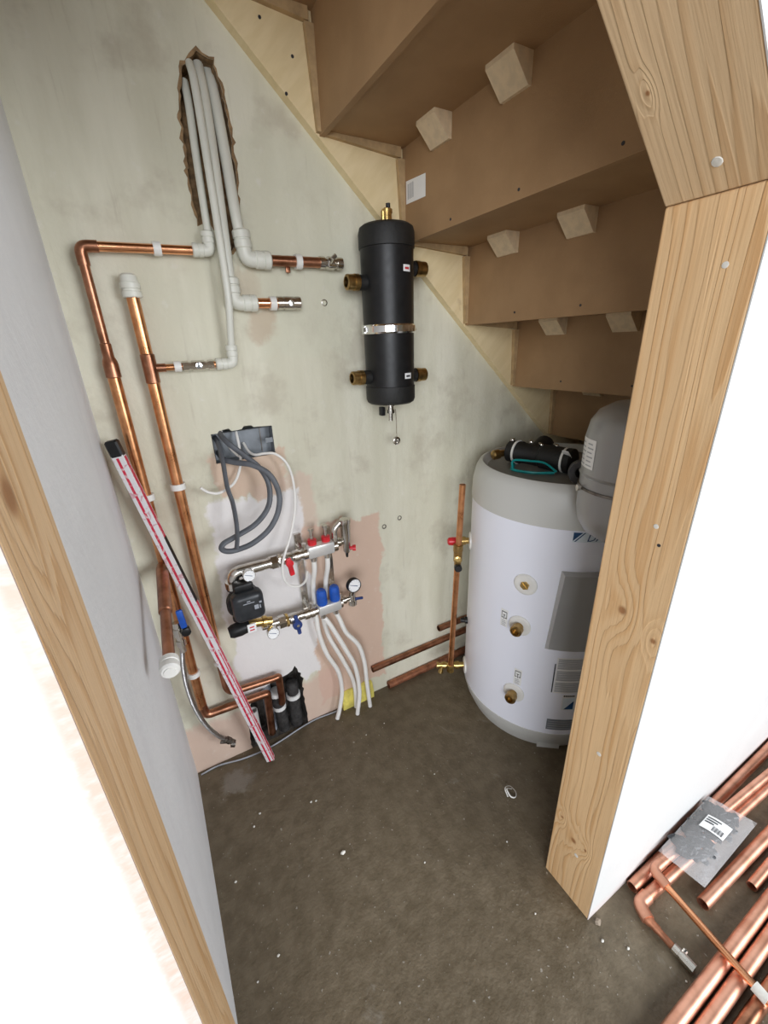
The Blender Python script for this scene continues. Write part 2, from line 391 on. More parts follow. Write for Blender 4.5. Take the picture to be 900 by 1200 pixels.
mb.prism([(XP, 0), (3.6, 0), (3.6, 3.1), (-2.2, 3.1), (-2.2, 0), (XJ, 0), (XJ, zt), (XP, zd(XP))], XZ, YO, YO+sk)
off = .05
mb.prism([(XP+off, 0), (3.6, 0), (3.6, 3.1), (-2.2, 3.1), (-2.2, 0), (XJ-.024, 0), (XJ-.024, zt+.06), (XP+off, zd(XP)+.03)], XZ, YO+sk, YI-.001)
struct('wall_front', mb, 'plaster_front', smooth=False)
nx, nz = math.sin(th), math.cos(th)
def timber(name, poly, mat):
    m = MB(); m.prism(poly, XZ, YO+sk, YI)
    o = struct(name, m, mat, smooth=False); bv = o.modifiers.new('bevel', 'BEVEL'); bv.width = .0025; bv.segments = 2; bv.limit_method = 'ANGLE'; return o
timber('trim_1', [(XP, 0), (XP+.05, 0), (XP+.05, 1.5745), (XP, 1.545)], 'pine_post')
timber('trim_2', [(XP-.0005, 1.546), (XP+.05, 1.576), (XJ, zt+.066), (XJ, zt)], 'pine_head')
timber('trim_3', [(XJ, 0), (XJ, zt+.03), (XJ-.025, zt+.05), (XJ-.025, 0)], 'pine_jamb')
# screw and filler marks on the post and head
o1 = bpy.data.objects['trim_1']; o2 = bpy.data.objects['trim_2']
for y, z, r in ((.324, 1.461, .005), (.335, 1.08, .005), (.345, .53, .006), (.345, .17, .006)):
    obj('filler_spot', MB().lathe((XP+.001, y, z), (-1, 0, 0), [(0, r), (.0016, r*.8), (.002, .001)], 10), 'crumb', o1)
obj('screw_hole', MB().lathe((XP+.001, .324, 1.049), (-1, 0, 0), [(0, .003), (.0014, .003), (.0012, .0005)], 10), 'print_black', o1)
q = Vector((.673, .345, zd(.673))); obj('filler_spot', MB().lathe(q+Vector((nx, 0, nz))*.001, (-nx, 0, -nz), [(0, .007), (.0016, .006), (.002, .001)], 10), 'crumb', o2)

# ------------------------------------------------------------------ staircase overhead
G, RS = .2415, .2165
xi = lambda i: .521+G*i
zi = lambda i: 2.088-RS*i
zs = lambda x: 1.885-.9*(x-.491)
YS = 1.205
st = thing('staircase', 'underside of brown board staircase with pale wooden string on plastered wall', 'staircase', (1.0, .82, 0))
x0, x1 = -.105, 2.55
for nm, ya, yb in (('wall_string', YS, B-.0006), ('outer_string', YI, YI+.026)):
    obj(nm, MB().prism([(x0, zs(x0)), (x1, zs(x1)), (x1, zs(x1)+.42), (x0, zs(x0)+.42)], XZ, ya, yb), 'string_ply', st, smooth=False)
for i in range(-2, 9):
    top, bot = zi(i)+.001, zi(i+1)-.009
    if bot < .02: continue
    obj('riser', MB().box((xi(i), YI+.027, bot), (xi(i)+.014, YS-.0005, top)), 'stair_board', st, smooth=False)
    obj('tread', MB().box((max(XL+.002, xi(i-1)+.0145), YI+.027, zi(i)), (xi(i)+.035, YS-.0005, zi(i)+.022)), 'stair_board', st, smooth=False)
    if -1 <= i <= 5:
        xl = max(XL+.004, xi(i-1)+.016)
        obj('wedge', MB().prism([(xl, zi(i)-.008), (xi(i)-.012, zi(i)-.024), (xi(i)-.012, zi(i)), (xl, zi(i))], XZ, YS-.013, YS), 'wedge_wood', st, smooth=False)
        obj('wedge', MB().prism([(xi(i)-.022, zi(i)-.026), (xi(i), zi(i)-.026), (xi(i), zi(i+1)-.004), (xi(i)-.009, zi(i+1)-.004)], XZ, YS-.013, YS), 'wedge_wood', st, smooth=False)
blk = None
for i in range(0, 5):
    for yc in (1.025, .785):
        pos = Vector((xi(i), yc, zi(i)))
        if blk is None:
            L = .050
            m = MB().prism([(xi(i), zi(i)), (xi(i)-L, zi(i)), (xi(i)-L, zi(i)-.008), (xi(i)-.008, zi(i)-L), (xi(i), zi(i)-L)], XZ, yc-.037, yc+.037)
            blk = obj('glue_block', m, 'block_wood', st, smooth=False, origin=pos)
        else: dup(blk, pos, st)
for i, y, z in ((1, .761, 1.664), (1, .539, 1.667), (1, .985, 1.662), (2, .984, 1.453), (2, .764, 1.453), (3, .987, 1.242), (3, .74, 1.242)):
    obj('screw_hole', MB().lathe((xi(i), y, z), (-1, 0, 0), [(-.001, .0032), (.0008, .0032), (.0006, .0006)], 8), 'print_black', st)
for x, z in ((.468, 2.0), (.445, 1.93), (.40, 2.05), (1.03, 1.54)):
    obj('screw_hole', MB().lathe((x, YS, z), (0, -1, 0), [(-.001, .0036), (.0008, .0036), (.0006, .0006)], 8), 'print_black', st)
sx = xi(1)-.0006
lab = obj('paper_label', MB().add([(sx, 1.187, 1.794), (sx, 1.093, 1.787), (sx, 1.093, 1.737), (sx, 1.187, 1.741)], [(0, 1, 2, 3)]), 'sticker_white', st, smooth=False)
for j in range(4):
    obj('print_line', MB().add([(sx-.0005, 1.178-.008*j, 1.785), (sx-.0005, 1.174-.008*j, 1.785), (sx-.0005, 1.174-.008*j, 1.75), (sx-.0005, 1.178-.008*j, 1.75)], [(0, 1, 2, 3)]), 'sticker_grey', lab, smooth=False)

# ------------------------------------------------------------------ hot water tank
TX, TY, TR = 1.179, .886, .292
def az(a, r, z): a = math.radians(a); return Vector((TX+r*math.cos(a), TY+r*math.sin(a), z))
tank = thing('hot_water_tank', 'white cylindrical hot water tank with grey rim standing on the dark floor', 'water tank', (TX, TY, 0))
body = obj('tank_shell', MB().lathe((TX, TY, 0), (0, 0, 1), [(.085, TR-.004), (.088, TR), (.60, TR), (.880, TR), (.884, TR-.004)], 72), 'tank_white', tank)
obj('base_ring', MB().lathe((TX, TY, 0), (0, 0, 1), [(.0, TR-.035), (.0, TR-.028), (.045, TR-.008), (.078, TR+.001), (.090, TR+.002), (.091, TR-.003)], 72), 'tank_grey', tank)
a0 = -147
foot = MB()
foot.add([az(a, r, z) for a in (-136, -120) for r in (TR-.06, TR-.016) for z in (0, .022)], [(0,1,3,2),(4,6,7,5),(0,4,5,1),(2,3,7,6),(1,5,7,3),(0,2,6,4)])
obj('foot', foot, 'tank_grey', tank, smooth=False)
obj('top_rim', MB().lathe((TX, TY, 0), (0, 0, 1), [(.874, TR-.004), (.874, TR+.003), (.93, TR+.001), (.975, TR-.008), (.994, TR-.018), (1.0, TR-.028), (.998, TR-.032), (.974, TR-.043), (.970, TR-.06)], 72), 'tank_grey', tank)
obj('top_plate', MB().lathe((TX, TY, 0), (0, 0, 1), [(.955, TR-.046), (.974, TR-.046), (.976, TR-.1)], 48), 'tank_recess', tank)
def patch(mb, a0, a1, z0, z1, r, n=6, skew=0):
    vs = []; fs = []
    for j in range(n+1):
        t = j/n
        vs += [az(a0+(a1-a0)*t+skew, r, z0), az(a0+(a1-a0)*t, r, z1)]
        if j: fs.append((2*j-2, 2*j, 2*j+1, 2*j-1))
    return mb.add(vs, fs)
def slabpatch(a0, a1, z0, z1, ra, rb, n=8, taper=0, ta=0):
    """raised curved cover: base on the shell at ra, face at rb with sloped sides"""
    m = MB(); R = []
    for (r, ia, iz) in ((ra, 0, 0), (rb, ta, taper)):
        ring = [az(a0+ia+(a1-a0-2*ia)*j/n, r, z0+iz*2.2) for j in range(n+1)] + [az(a1-ia-(a1-a0-2*ia)*j/n, r, z1-iz*.4) for j in range(n+1)]
        R.append(ring)
    return m.rings(R)
# control cover (trapezoid sided)
m = MB(); R = []
for (r, ins, zb_, zt_) in ((TR-.002, 0, .452, .742), (TR+.022, 1.6, .470, .737)):
    n = 10; aL0, aL1 = -140.0+ins, -136.5+ins; aR0, aR1 = -62.0-ins, -66.0-ins
    R.append([az(aL0+(aR0-aL0)*j/n, r, zb_) for j in range(n+1)] + [az(aR1-(aR1-aL1)*j/n, r, zt_) for j in range(n+1)])
m.rings(R); obj('control_cover', m, 'cover_grey', tank, angle=25)
for (a, z, kind) in ((-155.4, .672, 0), (-156.3, .515, 1), (-155.6, .234, 1)):
    o = az(a, TR, z); d = Vector((math.cos(math.radians(a)), math.sin(math.radians(a)), 0))
    es = obj('port_rose', MB().lathe(o-d*.004, d, [(0, .036), (.006, .036), (.009, .033), (.010, .028)], 28), 'white_plastic', tank)
    if kind == 0:
        obj('plug', MB().lathe(o, d, [(.004, .014), (.012, .014)], 6), 'brass', es, smooth=False)
        obj('slot_bar', MB().bbox(o+d*.0125, (.024, .003, .004), .0008, Matrix.Rotation(math.radians(a+90), 3, 'Z') @ Matrix.Rotation(.8, 3, 'Y')), 'brass', es)
    else:
        obj('fitting', MB().lathe(o, d, [(.004, .014), (.018, .014), (.018, .019), (.038, .019), (.042, .016), (.042, .011), (.026, .011)], 24), 'brass_dark', es)
for a, z in ((145, .122), (142, .692)):
    o = az(a, TR, z); d = Vector((math.cos(math.radians(a)), math.sin(math.radians(a)), 0))
    obj('port_rose', MB().lathe(o-d*.004, d, [(0, .034), (.007, .034), (.010, .028)], 24), 'white_plastic', tank)
o = az(146, TR, .35); d = Vector((math.cos(math.radians(146)), math.sin(math.radians(146)), 0))
obj('cable_gland', MB().lathe(o-d*.003, d, [(0, .014), (.012, .014), (.014, .010), (.028, .009), (.03, .003)], 12), 'black_plastic', tank)
# icons by the two fittings
for (a, z) in ((-167.1, .532), (-154.1, .318)):
    st_ = obj('icon_sticker', patch(MB(), a-2.6, a+2.6, z-.045, z+.022, TR+.0007), 'sticker_white', body, smooth=False)
    m = MB(); rI = TR+.0014; w_, t_ = 1.9, .32
    for q in ((-w_, -w_+t_, -.012, .014), (w_-t_, w_, -.012, .014), (-w_, w_, .011, .014), (-w_, -.6, -.012, -.009), (.6, w_, -.012, -.009), (-.2, .2, -.016, .002), (-.7, .7, -.001, .002)):
        patch(m, a+q[0], a+q[1], z+q[2], z+q[3], rI, 2)
    obj('icon', m, 'print_black', st_, smooth=False)
    m = MB()
    for j in range(4): patch(m, a-1.6, a+1.6-(j % 2)*.6, z-.042+.006*j, z-.0395+.006*j, rI, 2)
    obj('print_line', m, 'sticker_grey', st_, smooth=False)
# data labels
s1 = obj('data_label', patch(MB(), -131.5, -108, .278, .425, TR+.0007, 8), 'sticker_white', body, smooth=False)
m = MB()
for j in range(20):
    if j % 7 == 6: continue
    patch(m, -130.7, -108.6-random.random()*1.5, .284+.0069*j, .2888+.0069*j, TR+.0013, 6)
obj('print_line', m, 'sticker_grey', s1, smooth=False)
obj('print_line', patch(MB(), -132.6, -131.9, .28, .40, TR+.0012, 1), 'print_black', s1, smooth=False)
s2 = obj('badge_sticker', patch(MB(), -124.8, -115.5, .205, .272, TR+.0007, 4), 'sticker_white', body, smooth=False)
m = MB()
for q in range(6): patch(m, -124.2+q*1.2, -123.3+q*1.2, .2635, .2705, TR+.0014, 1)
obj('print_line', m, 'print_black', s2, smooth=False)
obj('badge_field', patch(MB(), -124.4, -117.0, .207, .258, TR+.001, 4), 'label_pale_blue', s2, smooth=False)
obj('badge_triangle', MB().add([az(-123.2, TR+.0016, .209), az(-117.2, TR+.0016, .209), az(-117.2, TR+.0016, .246)], [(0, 1, 2)]), 'print_blue', s2, smooth=False)
s3 = obj('rating_plate', patch(MB(), -132.5, -104, .112, .160, TR+.0007, 8), 'sticker_dark', body, smooth=False)
m = MB()
for j in range(4): patch(m, -131.8, -106-random.random()*5, .119+.010*j, .1225+.010*j, TR+.0013, 6)
obj('print_line', m, 'sticker_grey', s3, smooth=False)
lg = obj('logo_label', patch(MB(), -133.2, -104, .838, .868, TR+.0007, 8), 'label_pale_blue', body, smooth=False)
obj('logo_mark', MB().add([az(-133, TR+.0014, .8685), az(-128.2, TR+.0014, .8685), az(-133, TR+.0014, .842)], [(0, 1, 2)]), 'print_blue', lg, smooth=False)
obj('logo_mark', MB().add([az(-127.4, TR+.0014, .8685), az(-126.6, TR+.0014, .8685), az(-131.5, TR+.0014, .840), az(-132.4, TR+.0014, .840)], [(0, 1, 2, 3)]), 'print_blue', lg, smooth=False)
obj('logo_lettering', text_mb('DAIKIN', .033, lambda x, y: az(-126.0+math.degrees((x+y*.22)/TR), TR+.0014, .8415+y)), 'print_blue', lg, smooth=False)

# ------------------------------------------------------------------ expansion vessel
VX, VY, VR = .957, .531, .110
ves = thing('expansion_vessel', 'grey domed steel expansion vessel hung behind the pine door post', 'expansion vessel', (VX, VY, .90))
obj('lower_shell', MB().lathe((VX, VY, 0), (0, 0, 1), [(.905, .008), (.908, .03), (.918, .062), (.935, .088), (.96, .103), (.99, .109), (1.075, VR), (1.079, VR+.003)], 44), 'vessel_grey', ves)
obj('upper_shell', MB().lathe((VX, VY, 0), (0, 0, 1), [(1.079, VR+.003), (1.083, VR), (1.165, VR), (1.20, .104), (1.224, .089), (1.241, .06), (1.248, .02)], 44), 'vessel_grey', ves)
bd = obj('strap', MB().lathe((VX, VY, 0), (0, 0, 1), [(1.045, VR+.0005), (1.045, VR+.003), (1.051, VR+.003), (1.051, VR+.0005)], 44), 'dark_metal', ves)
va = math.radians(148); vd = Vector((math.cos(va), math.sin(va), 0))
obj('bolt', MB().lathe(Vector((VX, VY, 1.048))+vd*(VR-.004), vd, [(0, .006), (.010, .006), (.010, .008), (.016, .008)], 8), 'nickel', bd, smooth=False)
vl = MB(); n = 8; vs_ = []; fs_ = []
for j in range(n+1):
    a = math.radians(130+ (164-130)*j/n); vs_ += [(VX+(VR+.0008)*math.cos(a), VY+(VR+.0008)*math.sin(a), 1.098), (VX+(VR+.0008)*math.cos(a), VY+(VR+.0008)*math.sin(a), 1.165)]
    if j: fs_.append((2*j-2, 2*j, 2*j+1, 2*j-1))
vlo = obj('paper_label', vl.add(vs_, fs_), 'sticker_white', ves)
m = MB()
for j in range(6):
    for (s0, s1_) in ((133, 146-2*(j % 3)), (149, 161-2*(j % 2))):
        vv = []; ff = []
        for q in range(5):
            a = math.radians(s0+(s1_-s0)*q/4); vv += [(VX+(VR+.0014)*math.cos(a), VY+(VR+.0014)*math.sin(a), 1.104+.0098*j), (VX+(VR+.0014)*math.cos(a), VY+(VR+.0014)*math.sin(a), 1.107+.0098*j)]
            if q: ff.append((2*q-2, 2*q, 2*q+1, 2*q-1))
        m.add(vv, ff)
obj('print_line', m, 'sticker_grey', vlo, smooth=False)
obj('inlet', MB().lathe((VX, VY, .88), (0, 0, 1), [(0, .012), (.012, .012), (.012, .016), (.03, .016)], 12), 'white_plastic', ves)
obj('wall_bracket', MB().box((VX-.02, YI-.001, 1.03), (VX+.02, VY-VR+.006, 1.065)), 'nickel', ves, smooth=False)

# ------------------------------------------------------------------ fittings lying on the tank
zt_ = .976
fv = thing('insulated_valve', 'black rubber-covered pipe fitting with metal clips lying on the tank top', 'valve', (1.09, .93, zt_))
A = Vector((1.085, 1.04, zt_+.0413)); Bq = Vector((1.135, .815, zt_+.0413)); D = (Bq-A).normalized(); L = (Bq-A).length
obj('sleeve', MB().lathe(A, D, [(0, .032), (.004, .038), (.05, .038), (.055, .035), (.12, .035), (.125, .040), (L-.004, .040), (L, .034)], 24), 'black_rubber', fv)
for t in (.03, L-.03):
    obj('white_band', MB().lathe(A+D*t, D, [(0, .038), (0, .0412), (.007, .0412), (.007, .038)], 24), 'white_plastic', fv)
obj('branch', MB().lathe(A+D*.10+Vector((0, 0, .0)), Vector((.9, .35, .25)), [(0, .032), (.085, .032), (.09, .024)], 18), 'black_rubber', fv)
for t, dx in ((.01, .0), (.07, .012), (.12, -.006), (.16, .01)):
    obj('clip', MB().bbox(A+D*t+Vector((dx, 0, .040)), (.03, .010, .008), .002, Matrix.Rotation(.5+t*4, 3, 'Z')), 'nickel', fv)
obj('brass_tail', MB().lathe(A-D*-.004+Vector((0, 0, -.004)), Vector((-.95, .2, -.06)), [(0, .012), (.046, .012), (.046, .017), (.066, .017), (.070, .013)], 18), 'brass_dark', fv)
obj('white_tag', MB().bbox(A+D*(L-.012)+Vector((-.029, -.006, .028)), (.004, .022, .030), .001, Matrix.Rotation(-.75, 3, 'Y')), 'sticker_white', fv)
rg = MB(); RR = []
ro = Vector((1.066, .738, zt_+.0385)); rd = Vector((-.80, -.58, .12)).normalized()
rg.lathe(ro, rd, [(-.02, .014), (-.02, .032), (-.014, .035), (.014, .035), (.02, .032), (.02, .016), (-.018, .0155)], 28)
tag(obj('foam_collar', rg, 'foam_grey'), 'grey foam insulation collar lying between black fitting and vessel', 'insulation')
tl = MB(); tl.tube(spline([(1.055, .985, zt_+.010), (1.018, .955, zt_+.010), (1.000, .935, zt_+.010), (1.025, .88, zt_+.009), (1.08, .84, zt_+.008)], 6), .0066, 8, flat=.6)
tl.tube(spline([(1.003, .94, zt_+.010), (1.008, .945, zt_+.038), (1.04, .905, zt_+.040), (1.068, .87, zt_+.036), (1.085, .835, zt_+.012)], 6), .0062, 8, flat=.6)
tag(obj('plastic_strap', tl, 'teal_plastic'), 'teal plastic loop lying beside black fitting on tank top', 'strap')

# ------------------------------------------------------------------ copper riser with drain beside the tank
cr = thing('drain_riser', 'upright copper pipe with brass drain cock standing against the white tank', 'pipe', (.875, 1.068, .11))
Pa, Pb = Vector((.875, 1.068, .125)), Vector((.893, 1.056, .924))
obj('pipe', MB().tube([Pa, Pb], .011, 16, h1=True), 'copper', cr)
dd = Vector((-.859, .514, 0)); ts = az(146, TR+.006, .125)
obj('tee', MB().lathe(Pa+Vector((0, 0, -.004)), (0, 0, 1), [(-.012, .011), (-.012, .015), (.02, .015), (.022, .012)], 16), 'brass', cr)
dk = obj('drain_cock', MB().lathe(ts, dd, [(-.004, .012), (.02, .012), (.02, .016), (.036, .016), (.036, .011), (.075, .011), (.075, .015), (.09, .015), (.09, .010), (.105, .010), (.105, .014), (.112, .014)], 14), 'brass', cr)
obj('spout', MB().lathe(ts+dd*.088, (-.4, -.1, -1), [(0, .008), (.022, .008), (.022, .010), (.034, .010)], 12), 'brass', dk)
c0 = Pa.lerp(Pb, .655)
vb = obj('valve_body', MB().lathe(c0, (0, 0, 1), [(-.045, .013), (-.02, .013), (-.02, .016), (.02, .016), (.022, .018), (.045, .018), (.047, .013)], 16), 'brass_dark', cr)
obj('nut', MB().lathe(c0+Vector((-.008, -.008, -.005)), (-.5, -.8, .1), [(0, .014), (.016, .014), (.018, .008)], 8), 'brass', vb, smooth=False)
obj('knob', MB().lathe(c0+Vector((-.004, -.006, -.042)), (-.5, -.8, .1), [(0, .014), (.018, .014), (.021, .011)], 16), 'black_plastic', vb)
rv = thing('relief_valve', 'brass relief valve with red knob screwed into the side of tank', 'valve', (.93, 1.06, .70))
ro = az(142, TR+.004, .692); rdv = Vector((-.90, .43, .02)).normalized()
obj('valve_body', MB().lathe(ro, rdv, [(-.004, .012), (.016, .012), (.016, .016), (.032, .016), (.034, .012), (.05, .012)], 14), 'brass', rv)
obj('red_knob', MB().lathe(ro+rdv*.05, rdv, [(0, .015), (.014, .016), (.028, .014), (.032, .009)], 14), 'red_plastic', rv)

# ------------------------------------------------------------------ low loss header
HX, HY = .668, 1.143
hd = thing('low_loss_header', 'black insulated cylinder with brass side ports strapped to the wall', 'header', (HX, HY, 1.21))
obj('sleeve', MB().lathe((HX, HY, 0), (0, 0, 1), [(1.262, .0725), (1.40, .0730), (1.60, .0735), (1.625, .0735)], 48), 'black_plastic', hd)
obj('top_cap', MB().lathe((HX, HY, 0), (0, 0, 1), [(1.618, .0725), (1.620, .0765), (1.655, .0765), (1.668, .073), (1.674, .064), (1.675, .02)], 48), 'black_rubber', hd)
obj('bottom_cap', MB().lathe((HX, HY, 0), (0, 0, 1), [(1.210, .02), (1.211, .063), (1.216, .071), (1.225, .0745), (1.262, .0745), (1.264, .071)], 48), 'black_rubber', hd)
sl = obj('strap', MB().lathe((HX, HY, 0), (0, 0, 1), [(1.407, .073), (1.407, .0765), (1.411, .0795), (1.427, .0795), (1.431, .0765), (1.431, .073)], 48), 'chrome', hd)
for sx in (-1, 1):
    obj('lug', MB().box((HX+sx*.078-.006, HY-.004, 1.409), (HX+sx*.078+.006, HY+.008, 1.429)), 'chrome', sl, smooth=False)
    obj('bolt', MB().lathe((HX+sx*.082, HY-.012, 1.419), (0, 1, 0), [(0, .007), (.008, .007), (.008, .0035), (.02, .0035)], 8), 'chrome', sl, smooth=False)
obj('wall_stud', MB().lathe((HX, HY+.07, 1.419), (0, 1, 0), [(0, .005), (B-HY-.07+.002, .005)], 8), 'chrome', sl)
for sx, z in ((-1, 1.537), (1, 1.577), (-1, 1.291), (1, 1.287)):
    o = Vector((HX+sx*.068, HY, z)); d = Vector((sx, 0, 0))
    pt = obj('port_stub', MB().lathe(o, d, [(0, .020), (.022, .019)], 18), 'black_rubber', hd)
    nt = obj('nut', MB().lathe(o+d*.020, d, [(0, .015), (.004, .015), (.004, .021), (.018, .021), (.018, .0195), (.038, .0195), (.040, .017), (.040, .0135), (.012, .013)], 12), 'brass_dark', pt)
av = obj('air_vent', MB().lathe((HX+.004, HY, 1.673), (0, 0, 1), [(0, .010), (.004, .010), (.004, .013), (.03, .0125), (.03, .0145), (.038, .0145), (.041, .009)], 18), 'brass', hd)
obj('vent_cap', MB().lathe((HX+.008, HY, 1.713), (0, 0, 1), [(0, .006), (.012, .006)], 10), 'black_plastic', av)
obj('vent_arm', MB().lathe((HX-.008, HY, 1.684), (0, 0, 1), [(0, .006), (.022, .006), (.024, .003)], 10), 'brass', av)
dv = obj('drain_valve', MB().lathe((HX-.002, HY, 1.212), (0, 0, -1), [(0, .014), (.010, .014), (.010, .010), (.022, .010), (.022, .013), (.032, .013), (.034, .007), (.056, .007)], 16), 'nickel', hd)
obj('handle', MB().bbox((HX-.032, HY, 1.188), (.014, .018, .026), .002), 'black_plastic', dv)
obj('chain', MB().tube([(HX+.014, HY-.004, 1.19), (HX+.016, HY-.004, 1.15), (HX+.016, HY-.003, 1.10)], .0016, 6), 'nickel', dv)
obj('chain_cap', MB().lathe((HX+.016, HY+.002, 1.090), (0, -1, 0), [(0, .013), (.006, .013), (.008, .009), (.008, .006), (.005, .004)], 20), 'nickel', dv)
def hpatch(mb, a0, a1, z0, z1, r=.0742):
    vv = []; ff = []
    for j in range(4):
        a = math.radians(a0+(a1-a0)*j/3); vv += [(HX+r*math.cos(a), HY+r*math.sin(a), z0), (HX+r*math.cos(a), HY+r*math.sin(a), z1)]
        if j: ff.append((2*j-2, 2*j, 2*j+1, 2*j-1))
    return mb.add(vv, ff)
for z in (1.558, 1.284):
    hl = obj('port_label', hpatch(MB(), -85, -65, z, z+.016), 'sticker_white', hd, smooth=False)
    obj('print_line', hpatch(MB(), -81, -69, z+.005, z+.010, .0746), 'red_plastic' if z > 1.4 else 'print_black', hl, smooth=False)

# ------------------------------------------------------------------ pipework on the wall, upper left
YP = 1.203
def clip(parent, c, axis, r, mat='white_plastic'):
    """plastic pipe clip: collar round the pipe with a foot reaching the wall"""
    c = Vector(c); ax = Vector(axis)
    m = MB().lathe(c-ax*.008, ax, [(0, r+.0002), (0, r+.005), (.016, r+.005), (.016, r+.0002)], 18)
    s = Vector((.008, .008, .008)) if False else None
    hx = .008 if abs(ax.x) > .5 else .007
    m.box((c.x-hx, c.y+r, c.z-.007), (c.x+hx, B+.001, c.z+.007))
    return obj('pipe_clip', m, mat, parent)
def pushfit(parent, corner, d1, d2, r, leg=.034, name='elbow_fitting'):
    """white push-fit elbow: two ringed sockets meeting at the corner"""
    c = Vector(corner); d1 = Vector(d1).normalized(); d2 = Vector(d2).normalized(); R = r*1.32
    m = MB().tube(fillet([c+d1*leg*.75, c, c+d2*leg*.75], leg*.55, 6), R, 16)
    for d in (d1, d2):
        m.lathe(c+d*leg*.45, d, [(0, R), (.002, R*1.12), (leg*.35, R*1.14), (leg*.37, R*1.05), (leg*.42, R*1.05), (leg*.44, R*1.16), (leg*.72, R*1.16), (leg*.76, R*1.08), (leg*.8, R*.9)], 18)
    return obj(name, m, 'pipe_white', parent)

ra = thing('copper_pipe_run', 'outer copper pipe run from white elbow along and down the wall corner', 'pipe', (-.045, YP, .25))
r22, r28, r15 = .0098, .0138, .0076
obj('horizontal_pipe', MB().tube([(.20, YP, 1.599), (-.02, YP, 1.595)], r22, 16), 'copper_bright', ra)
obj('elbow', MB().tube(fillet([(-.012, YP, 1.595), (-.046, YP, 1.594), (-.046, YP, 1.558)], .026, 7), r22*1.22, 16), 'copper_dull', ra)
obj('upper_pipe', MB().tube([(-.046, YP, 1.57), (-.046, YP, 1.35)], r22, 16), 'copper_dull', ra)
obj('reducer', MB().lathe((-.046, YP, 1.392), (0, 0, -1), [(-.012, r22), (-.010, r22*1.2), (.018, r22*1.2), (.026, r28*1.1), (.034, r28*1.18), (.062, r28*1.18), (.064, r28)], 18), 'copper_dull', ra)
obj('lower_pipe', MB().tube([(-.046, YP, 1.34), (-.042, YP, .30)], r28, 18), 'copper', ra)
obj('bottom_bend', MB().tube(fillet([(-.042, YP, .31), (-.040, YP, .262), (.15, YP, .250), (.163, YP, .248), (.163, YP+.015, .18), (.160, YP+.03, .03)], .035, 7), r28, 18), 'copper_dull', ra)
clip(ra, (.102, YP, 1.5975), (1, 0, 0), r22); clip(ra, (-.044, YP, 1.03), (0, 0, 1), r28); clip(ra, (-.043, YP, .44), (0, 0, 1), r28)

rb = thing('copper_pipe_run', 'capped copper pipe with branch tee and valve running down the wall', 'pipe', (.034, YP, .3))
obj('stop_end', MB().lathe((.031, YP, 1.497), (0, 0, 1), [(0, .0185), (.002, .0205), (.012, .0205), (.013, .0185), (.018, .0185), (.019, .0205), (.030, .0205), (.031, .0185), (.036, .0175), (.045, .0165), (.049, .012)], 24), 'pipe_white', rb)
obj('upper_pipe', MB().tube([(.031, YP, 1.50), (.033, YP, 1.33)], r28, 18), 'copper', rb)
tee = obj('tee', MB().lathe((.033, YP, 1.378), (0, 0, -1), [(0, r28), (.002, r28*1.17), (.066, r28*1.17), (.068, r28)], 18).lathe((.033, YP, 1.345), (1, 0, 0), [(0, r15*1.3), (.034, r15*1.3), (.035, r15)], 14), 'copper_dull', rb)
obj('branch_pipe', MB().tube([(.05, YP, 1.345), (.205, YP, 1.347)], r15, 14), 'copper', rb)
iv = obj('isolating_valve', MB().lathe((.105, YP, 1.346), (1, 0, 0), [(0, .009), (.0, .0125), (.014, .0125), (.014, .010), (.022, .010), (.022, .0125), (.052, .0125), (.052, .010), (.060, .010), (.060, .0125), (.074, .0125), (.074, .009)], 8), 'nickel', rb, angle=20)
obj('screw', MB().lathe((.142, YP-.011, 1.346), (0, -1, 0), [(0, .0075), (.004, .0075), (.0045, .004)], 14), 'chrome', iv)
clip(rb, (.094, YP, 1.346), (1, 0, 0), r15)
obj('lower_pipe', MB().tube([(.033, YP, 1.33), (.038, YP, .44)], r28, 18), 'copper', rb)
obj('bottom_bend', MB().tube(fillet([(.038, YP-.004, .47), (.040, YP-.008, .322), (.196, YP-.008, .307), (.210, YP-.006, .307), (.213, YP+.012, .19), (.212, YP+.02, .16)], .035, 7), r28*.9, 18), 'copper_dull', rb)
clip(rb, (.034, YP, 1.045), (0, 0, 1), r28); clip(rb, (.038, YP-.002, .452), (0, 0, 1), r28)

# white plastic pipes out of the chase
pp = thing('plastic_pipe', 'short thin white plastic pipe feeding the topmost copper pipe', 'pipe', (.22, YP, 1.6), 'white pipes out of the wall chase')
obj('pipe', MB().tube(spline([(.229, B+.02, 1.93), (.227, B-.002, 1.88), (.221, 1.212, 1.77), (.218, YP, 1.62)]), .0085, 12), 'pipe_white', pp)
pushfit(pp, (.216, YP, 1.600), (0, 0, 1), (-1, 0, 0), .0098, .032)
pp = thing('plastic_pipe', 'longest white plastic pipe reaching down to the valved copper branch', 'pipe', (.23, YP, 1.35), 'white pipes out of the wall chase')
obj('pipe', MB().tube(spline([(.243, B+.002, 1.955), (.241, 1.203, 1.91), (.239, 1.187, 1.80), (.238, 1.180, 1.64), (.236, 1.177, 1.50), (.230, 1.192, 1.41), (.229, YP, 1.37)]), .0088, 12), 'pipe_white', pp)
pushfit(pp, (.229, YP, 1.347), (0, 0, 1), (-1, 0, 0), .0096, .036)
pp = thing('plastic_pipe', 'thick white plastic pipe with elbow to the short capped copper stub', 'pipe', (.25, YP, 1.49), 'white pipes out of the wall chase')
obj('pipe', MB().tube(spline([(.264, B+.024, 1.965), (.261, 1.228, 1.91), (.2575, 1.209, 1.80), (.2545, YP, 1.66), (.252, YP, 1.52)]), .0122, 14), 'pipe_white', pp)
pushfit(pp, (.254, YP, 1.489), (-.02, 0, 1), (1, 0, 0), .0132, .046)
